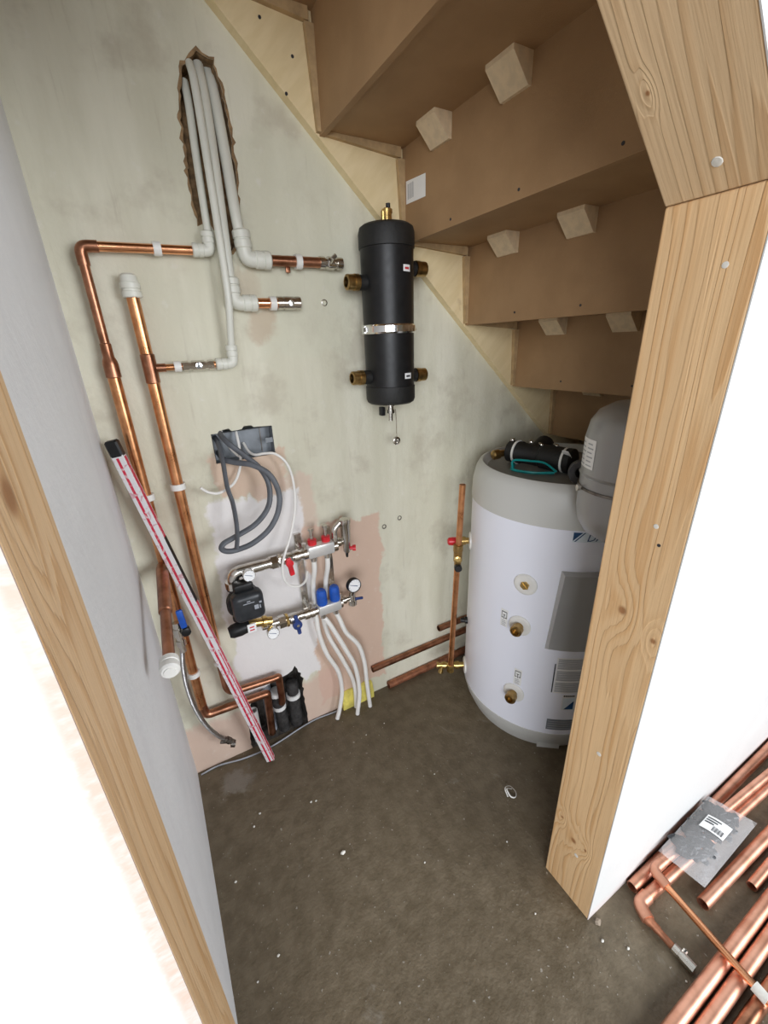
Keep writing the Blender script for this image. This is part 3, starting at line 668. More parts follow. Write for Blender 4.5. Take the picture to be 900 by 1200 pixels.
pp = thing('plastic_pipe', 'thickest white plastic pipe with elbow to the upper valved copper stub', 'pipe', (.30, YP, 1.59), 'white pipes out of the wall chase')
obj('pipe', MB().tube(spline([(.288, B+.044, 1.967), (.288, 1.249, 1.92), (.288, 1.221, 1.80), (.288, YP, 1.68), (.294, YP, 1.61)]), .0128, 14), 'pipe_white', pp)
pushfit(pp, (.298, YP, 1.587), (-.06, 0, 1), (1, 0, 0), .0138, .05)
sb = thing('copper_stub', 'long copper stub with quarter-turn valve out of white elbow', 'pipe', (.44, YP, 1.58))
obj('pipe', MB().tube([(.33, YP, 1.587), (.505, YP, 1.589)], .0128, 16), 'copper_dull', sb); clip(sb, (.433, YP, 1.588), (1, 0, 0), .0128)
vb = obj('ball_valve', MB().lathe((.492, YP, 1.589), (1, 0, 0), [(0, .013), (0, .0155), (.014, .0155), (.014, .012), (.02, .012), (.024, .016), (.042, .016), (.046, .013), (.05, .013), (.05, .0155), (.066, .0155), (.066, .011), (.05, .010)], 14), 'nickel', sb)
obj('lever', MB().tube([(.522, YP-.012, 1.589), (.522, YP-.026, 1.598), (.53, YP-.027, 1.604)], .0055, 8), 'nickel', vb)
obj('drip_tab', MB().bbox((.405, YP+.006, 1.569), (.012, .008, .014), .002), 'copper_dull', sb)
sb = thing('copper_stub', 'short copper stub with nickel valve out of lower white elbow', 'pipe', (.36, YP, 1.48))
obj('pipe', MB().tube([(.285, YP, 1.489), (.39, YP, 1.490)], .0122, 16), 'copper_bright', sb); clip(sb, (.352, YP, 1.489), (1, 0, 0), .0122)
vb = obj('isolating_valve', MB().lathe((.364, YP, 1.490), (1, 0, 0), [(0, .012), (0, .0165), (.014, .0165), (.014, .0145), (.018, .0145), (.018, .0165), (.046, .0165), (.046, .015), (.05, .015), (.05, .0165), (.062, .0165), (.062, .011), (.045, .010)], 14), 'nickel', sb)
obj('screw', MB().lathe((.397, YP-.015, 1.490), (0, -1, 0), [(0, .008), (.004, .008), (.0045, .004)], 14), 'chrome', vb)
for x, z in ((.51, 1.495), (.677, .755), (.744, .774)):
    tag(obj('wall_plug', MB().lathe((x, B+.004, z), (0, -1, 0), [(0, .009), (.0055, .009), (.006, .007), (.003, .005), (-.002, .004)], 14), 'nickel' if z > 1 else 'dark_metal'),
        'round metal wall fixing beside the black cylinder' if z > 1 else 'small dark screw in the bare wall below the black cylinder', 'screw', None if z > 1 else 'screws in the bare wall')

# ------------------------------------------------------------------ capped pipe and flexible hose by the corner
cp = thing('capped_pipe', 'thick copper pipe with white push-fit end cap by the corner', 'pipe', (-.06, 1.0, .79))
E0, E1 = Vector((-.0505, 1.194, .834)), Vector((-.0655, .80, .797)); ED = (E1-E0).normalized()
obj('pipe', MB().tube([E0, E1], .0118, 18), 'copper_dull', cp)
obj('coupler', MB().lathe(E0+ED*.016, ED, [(0, .012), (.002, .0150), (.20, .0150), (.203, .012)], 18), 'copper_dull', cp)
obj('end_cap', MB().lathe(E1-ED*.014, ED, [(0, .015), (.002, .0188), (.014, .0188), (.015, .017), (.019, .017), (.020, .0188), (.032, .0188), (.034, .017), (.036, .0155), (.036, .0115), (.038, .011)], 26), 'white_plastic', cp)
hs = thing('flexible_hose', 'braided steel filling hose with blue lever valve hanging by the corner', 'hose', (-.03, 1.17, .12))
vb = obj('valve', MB().lathe((-.052, 1.176, .655), (.0, -.05, -1), [(0, .011), (.02, .011), (.02, .014), (.045, .014), (.045, .010), (.06, .010), (.06, .0135), (.078, .0135), (.078, .009), (.10, .009)], 12), 'nickel', hs)
obj('valve_side', MB().lathe((-.052, 1.176, .625), (1, .1, 0), [(-.004, .010), (.015, .010)], 12), 'nickel', vb)
obj('lever', MB().bbox((-.036, 1.158, .672), (.018, .012, .062), .005, Matrix.Rotation(-.06, 3, 'Y')), 'blue_plastic', vb)
obj('lever_hub', MB().lathe((-.034, 1.172, .628), (.1, -1, 0), [(0, .013), (.022, .013), (.024, .009)], 14), 'black_plastic', vb)
obj('braided_tube', MB().tube(spline([(-.053, 1.171, .57), (-.064, 1.172, .50), (-.068, 1.173, .42), (-.062, 1.174, .33), (-.045, 1.175, .25), (-.022, 1.177, .19), (-.002, 1.18, .155)], 8), .0072, 14), 'braid', hs)
te = obj('end_tap', MB().lathe((-.004, 1.18, .157), (.62, .0, -.78), [(0, .0085), (.012, .0085), (.012, .0115), (.028, .0115), (.028, .009), (.042, .009)], 8), 'dark_metal', hs)
obj('tap_wing', MB().bbox((.001, 1.176, .142), (.042, .008, .010), .003, Matrix.Rotation(.5, 3, 'Y')), 'dark_metal', te)
obj('tap_end', MB().lathe((.014, 1.18, .122), (.85, -.2, -.3), [(0, .012), (.014, .012), (.015, .007)], 12), 'dark_metal', te)

# ------------------------------------------------------------------ spirit level leaning in the corner
T0 = Vector((.127, 1.143, .012)); T1 = Vector((-.0835, 1.166, 1.186)); LD = (T1-T0).normalized(); LL = (T1-T0).length
lv = thing('spirit_level', 'long worn silver and red spirit level leaning into the wall corner', 'spirit level', (.127, 1.143, 0))
side = Vector((.95, -.31, 0)); side = (side - LD*side.dot(LD)).normalized(); nrm = LD.cross(side)
LM = Matrix((side, nrm, LD)).transposed()
ctr = (T0+T1)/2
W_, D_ = .022, .046     # narrow face towards the viewer, deep web
def lb(u0, u1, v0, v1, t0, t1, bev=.001):
    c = T0 + side*((u0+u1)/2) + nrm*((v0+v1)/2) + LD*((t0+t1)/2)
    return MB().bbox(c, (u1-u0, v1-v0, t1-t0), bev, LM, 1)
lbeam = obj('beam', lb(-.0135, .0135, -.010, .010, 0, LL-.03), 'level_silver', lv)
obj('end_cap', lb(-.0145, .0145, -.0112, .0112, LL-.036, LL+.006, .004), 'black_plastic', lv)
for sgn in (-1, 1):
    a, b_ = (.0097, .0104) if sgn > 0 else (-.0104, -.0097)
    obj('red_stripe', lb(-.004, .002, a, b_, 0, LL-.036, 0), 'level_red', lv)
    obj('red_stripe', lb(.0095, .0125, a, b_, 0, LL*.45, 0), 'level_red', lv)
    a, b_ = (.0132, .0140) if sgn > 0 else (-.0140, -.0132)
    obj('edge_stripe', lb(a, b_, -.006, .006, 0, LL*.60, 0), 'level_red', lv)
    obj('edge_stripe', lb(a, b_, -.006, .006, LL*.78, LL-.036, 0), 'level_red', lv)
    obj('vial_window', lb(a, b_, -.008, .008, LL*.60, LL*.78, 0), 'black_plastic', lv)

# ------------------------------------------------------------------ electrical box and cables
m = MB(); xa, xb, za, zb = .145, .313, 1.084, 1.165; n_ = 4
pl = [(xa, za), (xb, za+.003), (xb, zb+.004), (xa, zb)]
m.add([(a, B-.001, b) for a, b in pl] + [(a, B+.038, b) for a, b in pl], [(i, (i+1) % 4, (i+1) % 4+4, i+4) for i in range(4)] + [(4, 5, 6, 7)])
eb = thing('socket_box', 'grey metal double socket box sunk into the plaster', 'socket box', (.229, B, 1.084))
bx_ = obj('box_shell', m, 'zinc_box', eb, smooth=False)
obj('fixing_lug', MB().box((.290, B+.001, 1.122), (.312, B+.003, 1.136)), 'zinc_box', eb, smooth=False)
obj('seam', MB().box((.284, B+.035, 1.09), (.286, B+.038, 1.165)), 'dark_metal', eb, smooth=False)
def cable(name, pts, r, mat, label, flat=1.0, group=None, tip=None):
    t = obj(name, MB().tube(spline(pts, 7), r, 10, flat=flat), mat); tag(t, label, 'cable', group)
    return t
cable('grey_cable', [(.165, B+.01, 1.172), (.178, 1.205, 1.145), (.215, 1.185, 1.105), (.247, 1.165, 1.068), (.262, 1.15, 1.02), (.250, 1.138, .962), (.205, 1.132, .918), (.140, 1.131, .893), (.112, 1.128, .884), (.103, 1.122, .873), (.115, 1.116, .864), (.14, 1.114, .862), (.185, 1.110, .872), (.236, 1.114, .900), (.270, 1.122, .943), (.283, 1.132, .995), (.267, 1.144, 1.050), (.228, 1.165, 1.080), (.185, 1.192, 1.089), (.160, B-.02, 1.098), (.156, B+.025, 1.110)], .0078, 'grey_cable', 'thick grey cable doubled into a wide loop below the socket box', .65)
cable('grey_cable', [(.155, B+.03, 1.152), (.157, 1.222, 1.140), (.156, 1.186, 1.098), (.153, 1.170, 1.03), (.158, 1.158, .985), (.155, 1.136, .93), (.147, 1.114, .895), (.138, 1.1005, .870)], .0070, 'grey_cable', 'grey cable end hanging straight down in front of the looped grey cable', .65)
cable('white_cable', [(.214, B+.03, 1.172), (.213, B+.008, 1.160), (.211, 1.222, 1.118), (.205, 1.213, 1.075), (.178, 1.198, 1.030), (.135, 1.186, 1.012), (.105, 1.180, 1.020), (.086, 1.178, 1.038)], .0038, 'cable_white', 'short white cable ending in the air beside the grey coil')
cable('white_cable', [(.232, B+.03, 1.125), (.238, B+.005, 1.104), (.250, 1.215, 1.096), (.275, 1.20, 1.099), (.302, 1.186, 1.096), (.328, 1.175, 1.066), (.340, 1.172, 1.01), (.334, 1.166, .93), (.306, 1.152, .85), (.276, 1.139, .795), (.264, 1.134, .765), (.262, 1.133, .725), (.277, 1.137, .690), (.310, 1.146, .670), (.338, 1.163, .672), (.354, 1.185, .69)], .0038, 'cable_white', 'long white cable hanging from socket box down to the manifold')

cable('white_cable', [(.176, B+.03, 1.170), (.179, B+.01, 1.150), (.188, B-.004, 1.122), (.203, B-.006, 1.100), (.214, B+.012, 1.090)], .0034, 'cable_white', 'thin white cable slanting across the inside of socket box')
# ------------------------------------------------------------------ underfloor heating manifold
YM = 1.163; ZT, ZB = .769, .547
mf = thing('heating_manifold', 'nickel underfloor heating manifold with red and blue caps on the wall', 'manifold', (.31, YM, .5))
YR = B-.010
for x in (.346, .449):
    br = obj('bracket_rail', MB().box((x-.011, YR-.002, .525), (x+.011, YR+.0105, .815)), 'nickel', mf, smooth=False)
    for z in (ZT, ZB):
        obj('bracket_clamp', MB().lathe((x-.007, YM, z), (1, 0, 0), [(0, .0165), (0, .020), (.014, .020), (.014, .0165)], 18).box((x-.008, YM+.016, z-.008), (x+.008, YR, z+.008)), 'nickel', br)
        obj('clamp_bolt', MB().lathe((x, YM-.004, z+.018), (0, 0, 1), [(0, .006), (.012, .006), (.012, .008), (.02, .008)], 8), 'nickel', br, smooth=False)
def bar(x0, x1, z, h):
    return MB().bbox(((x0+x1)/2, YM-.004, z), (x1-x0, .036, h), .007)
tb = obj('supply_bar', bar(.352, .443, .774, .042), 'bar_silver', mf)
lbx = obj('return_bar', bar(.366, .450, .549, .038), 'bar_silver', mf)
hexp = lambda L, r: [(0, r*.85), (0, r), (L, r), (L, r*.85)]
# supply side, left to right: elbow, pipe, union, valve
obj('supply_elbow', MB().tube(fillet([(.21, YM, ZT), (.122, YM, ZT), (.122, YM, .715)], .03, 8), .0175, 18), 'nickel', mf)
obj('supply_pipe', MB().lathe((.20, YM, ZT), (1, 0, 0), [(0, .0165), (.03, .0165), (.03, .019), (.038, .019), (.04, .0155), (.155, .0145)], 18), 'nickel', mf)
obj('union_nut', MB().lathe((.236, YM, ZT), (1, 0, 0), hexp(.020, .0215), 6), 'nickel', mf, smooth=False)
obj('union_nut', MB().lathe((.259, YM, ZT), (1, 0, 0), hexp(.010, .0215), 8), 'nickel', mf, smooth=False)
sv = obj('supply_valve', MB().lathe((.272, YM, ZT), (1, 0, 0), [(0, .015), (.005, .0185), (.028, .0185), (.033, .015), (.036, .0195), (.054, .0195), (.054, .014), (.062, .014), (.062, .017), (.085, .017)], 16), 'nickel', mf)
obj('red_handle', MB().bbox((.286, YM-.036, ZT-.012), (.016, .010, .062), .004, Matrix.Rotation(-.12, 3, 'Y')).lathe((.285, YM-.016, ZT), (0, -1, 0), [(0, .009), (.018, .012), (.024, .012)], 14), 'red_plastic', sv)
def gauge(c, r, parent, ring, d=(0, -1, .12)):
    d = Vector(d).normalized(); c = Vector(c)
    g = obj('gauge', MB().lathe(c, d, [(-.010, r*.75), (-.008, r), (.006, r), (.008, r*.97), (.008, r*.90), (.005, r*.88)], 28), ring, parent)
    obj('dial', MB().lathe(c, d, [(.0045, r*.90), (.0055, r*.90)], 28), 'dial_white', g)
    e = d.cross(Vector((0, 0, 1))).normalized(); up = e.cross(d)
    q = e*.85+up*.35; q.normalize(); pq = d.cross(q)
    a = c+d*.0064
    obj('needle', MB().add([a-q*r*.5-pq*r*.05, a+q*r*.65-pq*r*.03, a+q*r*.65+pq*r*.03, a-q*r*.5+pq*r*.05], [(0, 1, 2, 3)]), 'print_blue', g, smooth=False)
    m = MB()
    for j in range(9):
        an = math.radians(-40+j*32.5); q = e*math.cos(an)+up*math.sin(an); pq = d.cross(q)
        m.add([a+q*r*.68-pq*r*.02, a+q*r*.82-pq*r*.02, a+q*r*.82+pq*r*.02, a+q*r*.68+pq*r*.02], [(0, 1, 2, 3)])
    obj('dial_marks', m, 'print_black', g, smooth=False)
    return g
gauge((.163, 1.134, .764), .0185, mf, 'chrome'); obj('gauge_stem', MB().lathe((.150, YM, ZT-.012), (.4, -1, .2), [(0, .006), (.022, .006)], 10), 'nickel', mf)
# return side
tv = obj('blending_head', MB().lathe((.140, YM-.020, .590), (-1, 0, -.08), [(0, .020), (.012, .021), (.03, .023), (.052, .021), (.062, .016)], 20), 'black_plastic', mf)
obj('head_label', MB().bbox((.143, YM-.0425, .592), (.026, .004, .030), .001), 'sticker_white', tv)
obj('label_print', MB().box((.136, YM-.0452, .584), (.150, YM-.0446, .588)).box((.136, YM-.0452, .594), (.150, YM-.0446, .598)), 'red_plastic', tv, smooth=False)
obj('valve_body', MB().lathe((.150, YM-.006, .583), (1, 0, -.22), [(-.03, .016), (0, .017), (.012, .017), (.012, .014), (.03, .014), (.032, .019), (.044, .019), (.046, .014), (.062, .014)], 14), 'brass', mf)
obj('valve_foot', MB().lathe((.128, YM, .615), (0, 0, -1), [(0, .017), (.03, .017), (.03, .02), (.052, .02), (.056, .014)], 14), 'brass_dark', mf)
obj('return_pipe', MB().lathe((.178, YM, ZB+.008), (1, 0, -.05), [(0, .013), (.03, .0145), (.2, .0145)], 16), 'nickel', mf)
gauge((.203, 1.127, .545), .0195, mf, 'chrome'); obj('gauge_stem', MB().lathe((.203, YM, .548), (0, -1, 0), [(0, .006), (.03, .006)], 10), 'nickel', mf)
obj('union_nut', MB().lathe((.232, YM, ZB+.002), (1, 0, 0), hexp(.022, .0215), 6), 'nickel', mf, smooth=False)
obj('union_nut', MB().lathe((.256, YM, ZB+.001), (1, 0, 0), hexp(.008, .0225), 10), 'brass', mf, smooth=False)
rv_ = obj('return_valve', MB().lathe((.266, YM, ZB), (1, 0, 0), [(0, .015), (.006, .0185), (.03, .0185), (.034, .0145), (.052, .0145), (.052, .0195), (.070, .0195), (.072, .016), (.1, .016)], 16), 'nickel', mf)
obj('blue_handle', MB().bbox((.284, YM-.036, ZB-.004), (.013, .010, .076), .004, Matrix.Rotation(-.1, 3, 'Y')).lathe((.283, YM-.016, ZB-.004), (0, -1, 0), [(0, .010), (.016, .0155), (.026, .0155)], 16), 'blue_dark', rv_)
obj('handle_screw', MB().lathe((.284, YM-.041, ZB-.004), (0, -1, 0), [(0, .005), (.003, .005)], 10), 'chrome', rv_)
# flow meters, actuators, outlets
for x in (.374, .421):
    fm = obj('flow_meter', MB().lathe((x, YM, .790), (0, 0, 1), [(0, .010), (.004, .014), (.022, .0145), (.024, .009)], 12), 'red_plastic', mf, angle=20)
    obj('sight_glass', MB().lathe((x, YM, .812), (0, 0, 1), [(0, .0055), (.03, .0055), (.031, .009), (.038, .009)], 12), 'nickel', fm)
    obj('outlet', MB().lathe((x, YM, .757), (0, 0, -1), [(0, .008), (.008, .008), (.008, .011), (.022, .011), (.024, .008)], 12), 'nickel', mf)
for x in (.385, .432):
    obj('blue_cap', MB().lathe((x, YM-.004, .566), (0, 0, 1), [(0, .016), (.006, .0185), (.045, .0175), (.054, .015), (.058, .011)], 14), 'blue_plastic', mf, angle=20)
    obj('outlet', MB().lathe((x, YM, .533), (0, 0, -1), [(0, .008), (.006, .008), (.006, .011), (.022, .011), (.024, .008)], 12), 'nickel', mf)
# end sets
ae = obj('air_vent', MB().lathe((.443, YM, .778), (1, 0, 0), [(0, .013), (.018, .013), (.018, .016), (.026, .016), (.026, .011), (.05, .011)], 14), 'nickel', mf)
obj('vent_bottle', MB().lathe((.490, YM-.006, .735), (0, 0, 1), [(0, .008), (.008, .012), (.05, .014), (.058, .0155), (.105, .0165), (.108, .0185), (.122, .0185), (.126, .012)], 18), 'nickel', ae)
obj('vent_elbow', MB().tube(fillet([(.452, YM, .785), (.452, YM, .828), (.475, YM, .846)], .02, 5), .010, 12), 'nickel', ae)
obj('drain_knob', MB().lathe((.497, YM-.012, .752), (.9, -.4, 0), [(0, .006), (.010, .006), (.010, .0105), (.021, .0105)], 10), 'red_plastic', ae)
obj('drain_tip', MB().lathe((.488, YM-.008, .738), (0, 0, -1), [(0, .006), (.018, .004)], 8), 'black_plastic', ae)
de = obj('drain_valve', MB().lathe((.450, YM, ZB+.003), (1, 0, .06), [(0, .012), (.014, .012), (.014, .015), (.022, .015), (.022, .010), (.05, .010)], 14).lathe((.497, YM-.004, .578), (0, 0, -1), [(0, .010), (.02, .012), (.032, .012), (.034, .016), (.052, .016), (.058, .010)], 14), 'nickel', mf)
obj('drain_lever', MB().bbox((.520, YM-.012, .546), (.030, .008, .010), .003, Matrix.Rotation(.2, 3, 'Y')), 'blue_dark', de)
gauge((.492, YM-.036, .622), .0255, mf, 'black_plastic', (.05, -1, .1)); obj('gauge_stem', MB().lathe((.494, YM-.010, .570), (-.03, -.45, 1), [(0, .007), (.045, .007)], 10), 'nickel', mf)
# pump
pu = obj('pump_housing', MB().lathe((.135, YM+.012, .668), (0, -1, 0), [(0, .03), (.004, .046), (.03, .048), (.036, .044)], 28).lathe((.122, YM, .735), (0, 0, -1), [(0, .019), (.0, .0245), (.018, .0245), (.020, .018), (.11, .018), (.112, .0235), (.126, .0235)], 14), 'pump_body', mf)
obj('pump_flange', MB().lathe((.122, YM, .722), (0, 0, 1), [(0, .019), (0, .026), (.022, .026), (.022, .019)], 8), 'nickel', pu, smooth=False)
pc = Vector((.143, YM-.052, .682))
ph = obj('pump_head', MB().bbox(pc, (.090, .052, .094), .020, None, 4), 'pump_face', mf)
obj('motor_ring', MB().lathe((.143, YM-.002, .682), (0, -1, 0), [(-.01, .043), (.03, .045)], 28), 'pump_body', pu)
obj('power_plug', MB().bbox((.140, YM-.030, .736), (.056, .040, .026), .006), 'black_plastic', mf)
fy = pc.y-.0264
obj('pump_print', MB().box((.126, fy-.0004, .700), (.158, fy, .7025)).box((.137, fy-.0004, .706), (.147, fy, .709)).box((.156, fy-.0004, .676), (.168, fy, .690)).box((.171, fy-.0004, .693), (.178, fy, .699)).box((.171, fy-.0004, .676), (.174, fy, .688)), 'grey_pipe', ph, smooth=False)
obj('pump_button', MB().lathe((.144, fy+.001, .684), (0, -1, 0), [(0, .004), (.002, .004)], 12), 'print_black', ph)

def hose(pts, label):
    tag(obj('heating_pipe', MB().tube(spline(pts, 8), .0084, 12), 'cable_white'), label, 'pipe', 'white underfloor heating pipes')
hose([(.374, YM, .742), (.374, 1.170, .695), (.372, 1.192, .640), (.369, 1.193, .58), (.367, 1.186, .511), (.371, 1.186, .426), (.392, 1.188, .329), (.429, 1.189, .229), (.437, 1.189, .133), (.420, 1.186, .05), (.405, 1.185, .004)], 'white heating pipe from supply bar, first to reach the floor')
hose([(.421, YM, .742), (.421, 1.170, .695), (.419, 1.192, .640), (.412, 1.195, .58), (.396, 1.196, .497), (.410, 1.198, .395), (.450, 1.20, .281), (.487, 1.20, .166), (.497, 1.198, .089), (.495, 1.198, .004)], 'white heating pipe from supply bar, crossing behind its neighbour at the floor')
hose([(.385, YM, .513), (.398, 1.156, .49), (.422, 1.155, .432), (.456, 1.157, .341), (.488, 1.16, .246), (.500, 1.164, .113), (.484, 1.164, .003)], 'white heating pipe from return bar, bowing in front of its neighbour')
hose([(.432, YM, .513), (.444, 1.164, .48), (.466, 1.166, .41), (.511, 1.168, .333), (.532, 1.170, .243), (.538, 1.171, .133), (.546, 1.172, .003)], 'white heating pipe from return bar, closest to the copper pipes')

# ------------------------------------------------------------------ pipes in the floor chase
YC = B+.022
for x, r, z1_, nm, mt, lab in ((.212, .022, .195, 'lagged_pipe', 'black_lagging', 'black lagged pipe in the wall hole, fed by a copper pipe'),
                               (.262, .024, .215, 'lagged_pipe', 'black_lagging', 'broad black lagged pipe at the edge of the wall hole')):
    t = thing(nm, lab, 'pipe', (x, YC, 0))
    rs_ = [(0, r*.9)]
    for j in range(1, 10): rs_.append((z1_*j/9, r*random.uniform(.86, 1.08)))
    rs_.append((z1_+.004, r*.6))
    obj('lagging', MB().lathe((x, YC, -.0), (-.06 if x < .24 else .0, -.04, 1), rs_, 14), mt, t, angle=60)
    for zz in ((.185, .115) if x < .24 else (.142,)):
        obj('white_tape', MB().lathe((x-(.06*zz if x < .24 else 0), YC-.04*zz, zz), (0, 0, 1), [(0, r*1.0), (.001, r*1.12), (.017, r*1.12), (.018, r*1.0)], 14), 'lead_tape', t)
tag(obj('waste_pipe', MB().tube([(.172, B+.046, 0), (.172, B+.046, .245)], .018, 18), 'grey_pipe'), 'grey plastic pipe at the back of the wall hole', 'pipe')
tag(obj('waste_pipe', MB().tube([(.113, B+.024, 0), (.110, B+.022, .08), (.110, B+.022, .15)], .0165, 16, h1=True), 'white_plastic'), 'white plastic pipe in the wall hole behind the spirit level', 'pipe')
tag(obj('floor_wire', MB().tube(spline([(-.10, B-.016, .004), (-.04, B-.012, .004), (.04, B-.030, .004), (.12, B-.036, .004), (.19, B-.028, .004), (.26, B-.014, .004), (.33, B-.006, .004), (.40, B-.012, .004), (.438, B-.014, .004)], 6), .0028, 8), 'grey_pipe'), 'thin grey wire lying along the foot of the wall', 'wire')
m = MB(); R = []
for j in range(9):
    x = .445+.14*j/8; h_ = .05+.018*noise.noise(Vector((x*30, 0, 0)))
    R.append([(x, B-.001, 0), (x, B-.024, 0), (x, B-.026+.004*random.random(), h_*.7), (x, B-.012, h_+.02), (x, B-.001, h_+.024)])
tag(obj('foam_scrap', m.rings(R), 'yellow_foam', angle=80), 'yellow foam strip at the wall foot behind the white heating pipes', 'foam')

# copper pipes along the foot of the back wall
tag(obj('loose_copper_pipe', MB().tube([(.588, B-.0135, .137), (1.5, B-.0135, .128)], .0135, 16, h0=True), 'copper_dull'), 'copper pipe with open end low on the wall beside heating pipes', 'pipe')
tag(obj('loose_copper_pipe', MB().tube([(.925, B-.0135, .203), (1.5, B-.0135, .19)], .0135, 16, h0=True), 'copper_dull'), 'short showing copper pipe end on the wall behind upright riser', 'pipe')
tag(obj('loose_copper_pipe', MB().tube([(.66, B-.0155, .017), (1.5, B-.0155, .017)], .0155, 16, h0=True), 'copper_stained'), 'dirty copper pipe lying on the floor against the back wall', 'pipe')

# ------------------------------------------------------------------ copper pipes on the hall floor
def lp(pts, r, label, mat='copper_matte', h0=True, h1=True, rad=.03):
    return tag(obj('loose_copper_pipe', MB().tube(fillet(pts, rad, 6) if len(pts) > 2 else pts, r, 18, h0=h0, h1=h1), mat), label, 'pipe', 'copper pipes on the hall floor')
lp([(.858, .266, .0145), (2.3, .262, .0145)], .014, 'copper pipe lying on the floor tight against the white wall')
t = thing('elbowed_pipe', 'copper pipe on the floor with elbow and nickel valve end', 'pipe', (.85, .22, 0), 'copper pipes on the hall floor')
obj('pipe', MB().tube([(.86, .2345, .0145), (2.3, .166, .0145)], .0140, 18, h1=True), 'copper_matte', t)
obj('elbow', MB().tube(fillet([(.872, .234, .0163), (.838, .2355, .0163), (.826, .205, .0163)], .028, 6), .0162, 16), 'copper_matte', t)
obj('tail', MB().lathe((.828, .212, .0145), (0, -1, -.02), [(0, .0135), (.012, .0125), (.016, .0105), (.03, .0105), (.034, .0085), (.072, .0085)], 14), 'copper_stained', t)
tvv = obj('isolating_valve', MB().lathe((.829, .146, .0125), (0, -1, 0), [(0, .0085), (0, .0115), (.013, .0115), (.013, .0095), (.018, .0095), (.018, .0115), (.046, .0115), (.046, .008)], 10), 'nickel', t)
obj('screw', MB().lathe((.840, .128, .013), (1, 0, .2), [(-.003, .006), (.006, .006)], 10), 'nickel', tvv)
t = thing('elbowed_pipe', 'bright slim copper pipe crossing over the other pipes on floor', 'pipe', (.9, .1, .03), 'copper pipes on the hall floor')
obj('pipe', MB().tube([(.952, .2525, .043), (2.2, .176, .0402)], .0115, 16, h1=True), 'copper_matte', t)
obj('elbow', MB().tube(fillet([(.962, .2525, .043), (.925, .254, .043), (.919, .215, .043)], .026, 6), .0132, 16), 'copper_matte', t)
obj('long_leg', MB().tube([(.919, .222, .043), (.900, .055, .0420), (.872, -.20, .0420)], .0088, 16, h1=True), 'copper_bright', t)
obj('sleeve', MB().tube([(.8962, .020, .0420), (.8933, -.006, .0420)], .0118, 14), 'crumb', t)
lp([(.978, .1535, .0145), (2.3, .105, .0145)], .0145, 'open-ended copper pipe lying alone in front of the polythene bag')
lp([(1.13, .1085, .0122), (1.75, .0955, .0122)], .0120, 'copper pipe end just showing on bare floor beyond the lone pipe')
lp([(.55, .079, .0155), (2.2, .058, .0155)], .0152, 'thick copper pipe under the crossing slim one, on the wall side of the pair')
lp([(.55, .045, .0150), (2.2, .028, .0150)], .0148, 'thick copper pipe of the pair, away from the white wall')
lp([(.60, .008, .0150), (2.2, -.03, .0150)], .0148, 'dark copper pipe lying beyond the close pair, at the outer edge', mat='copper_dull')

# polythene bag of fittings
t = thing('polythene_bag', 'clear polythene bag of black fittings with white barcode label on the pipes', 'bag', (1.13, .22, .03))
cA, cB, cC, cD = Vector((1.245, .275, .054)), Vector((1.300, .168, .030)), Vector((1.000, .165, .030)), Vector((.965, .268, .056))
def bq(u, v): return (cA.lerp(cD, u)).lerp(cB.lerp(cC, u), v)
def puff(u, v, h): return h*max(0, math.sin(math.pi*u))**.6*max(0, math.sin(math.pi*v))**.6
nU, nV = 18, 10
def sheet(sgn, h, seed):
    vv = []; ff = []
    for i in range(nU+1):
        for j in range(nV+1):
            u, v = i/nU, j/nV; q = bq(u, v)
            vv.append(q+Vector((0, 0, (puff(u, v, h)*(1 if sgn > 0 else .25)*sgn) + .0025*noise.noise(Vector((u*9, v*9, seed)))+.012)))
            if i and j:
                a = i*(nV+1)+j; ff.append((a, a-1, a-nV-2, a-nV-1))
    return vv, ff
m = MB(); vv, ff = sheet(1, .022, 1); m.add(vv, ff); vv, ff = sheet(-1, .012, 1); m.add(vv, ff)
bag = obj('film', m, 'polythene', t)
for i in range(90):
    u, v = random.uniform(.10, .84), random.uniform(.12, .72)
    q = bq(u, v)+Vector((0, 0, .0075+puff(u, v, .0125)))
    rot = Matrix.Rotation(random.uniform(0, 3), 3, 'Z') @ Matrix.Rotation(random.uniform(-.12, .12), 3, 'X')
    obj('black_fitting', MB().bbox(q, (random.uniform(.026, .042), .018, .007), .003, rot, 1), 'pump_face', t)
m = MB(); vv = []; ff = []
def lq(u, v, e): 
    uu_, v_ = .30+.20*u, .26+.50*v
    q = bq(uu_, v_); return q+Vector((0, 0, puff(uu_, v_, .022)+.0155+e))
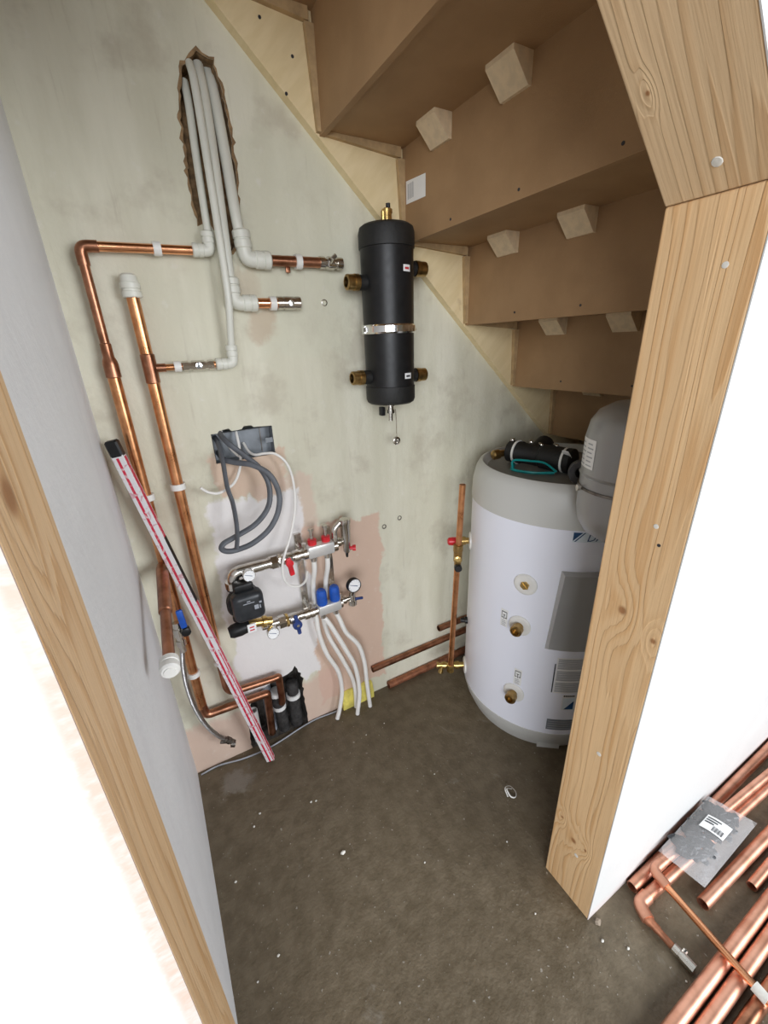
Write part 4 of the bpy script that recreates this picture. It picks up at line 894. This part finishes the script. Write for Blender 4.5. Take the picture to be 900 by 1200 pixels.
def lpatch(u0, u1, v0, v1, e, n=6):
    vv = []; ff = []
    for j in range(n+1):
        v = v0+(v1-v0)*j/n; vv += [lq(u0, v, e), lq(u1, v, e)]
        if j: ff.append((2*j-2, 2*j-1, 2*j+1, 2*j))
    return MB().add(vv, ff)
bl = obj('barcode_label', lpatch(0, 1, 0, 1, 0), 'sticker_white', t, smooth=False)
m = MB()
for j in range(3):
    q = lpatch(.14+.17*j, .22+.17*j, .06, .62-.1*j, .0008); m.add(q.v, q.f)
for j in range(11):
    q = lpatch(.58, .92, .46+.042*j, .46+.042*j+(.014 if j % 3 else .026), .0008, 1); m.add(q.v, q.f)
obj('print_line', m, 'print_black', bl, smooth=False)

# ------------------------------------------------------------------ bits on the floor
m = MB().tube(spline([(.757, .613, .004), (.765, .635, .012), (.785, .633, .010), (.79, .612, .005), (.777, .600, .004), (.762, .607, .010), (.765, .628, .018), (.782, .622, .012)], 6), .0022, 6, flat=.4)
tag(obj('plastic_curl', m, 'white_plastic'), 'curl of clear white plastic lying on the floor near the tank', 'plastic curl')
def lump(name, x, y, s, mat, label, cat, group=None):
    bm = bmesh.new(); bmesh.ops.create_icosphere(bm, subdivisions=1, radius=1); mb = MB()
    mb.add([(x+v.co.x*s*random.uniform(.8, 1.3), y+v.co.y*s*random.uniform(.6, 1), s*.55+v.co.z*s*.6) for v in bm.verts], [[v.index for v in f.verts] for f in bm.faces]); bm.free()
    tag(obj(name, mb, mat, angle=20), label, cat, group)
lump('plaster_crumb', .229, .742, .007, 'crumb', 'largest pale plaster crumb, out on open dark floor', 'crumb')
for x, y in ((.02, .95), (.045, .98), (.20, .93), (.215, .925), (.60, .80), (.47, 1.06), (.555, 1.07), (-.06, .83), (-.055, .60), (.0, .62), (.42, .60), (.66, .52), (.74, .40), (.60, .36), (.70, .24), (.74, .20), (.80, .10)):
    lump('plaster_crumb', x, y, random.uniform(.0025, .0042), 'crumb', 'tiny pale crumb scattered on the dark screed', 'crumb', 'tiny crumbs on the floor')
lump('stone_chip', .722, .268, .009, 'stone', 'brown stone chip beside the foot of the pine post', 'stone')
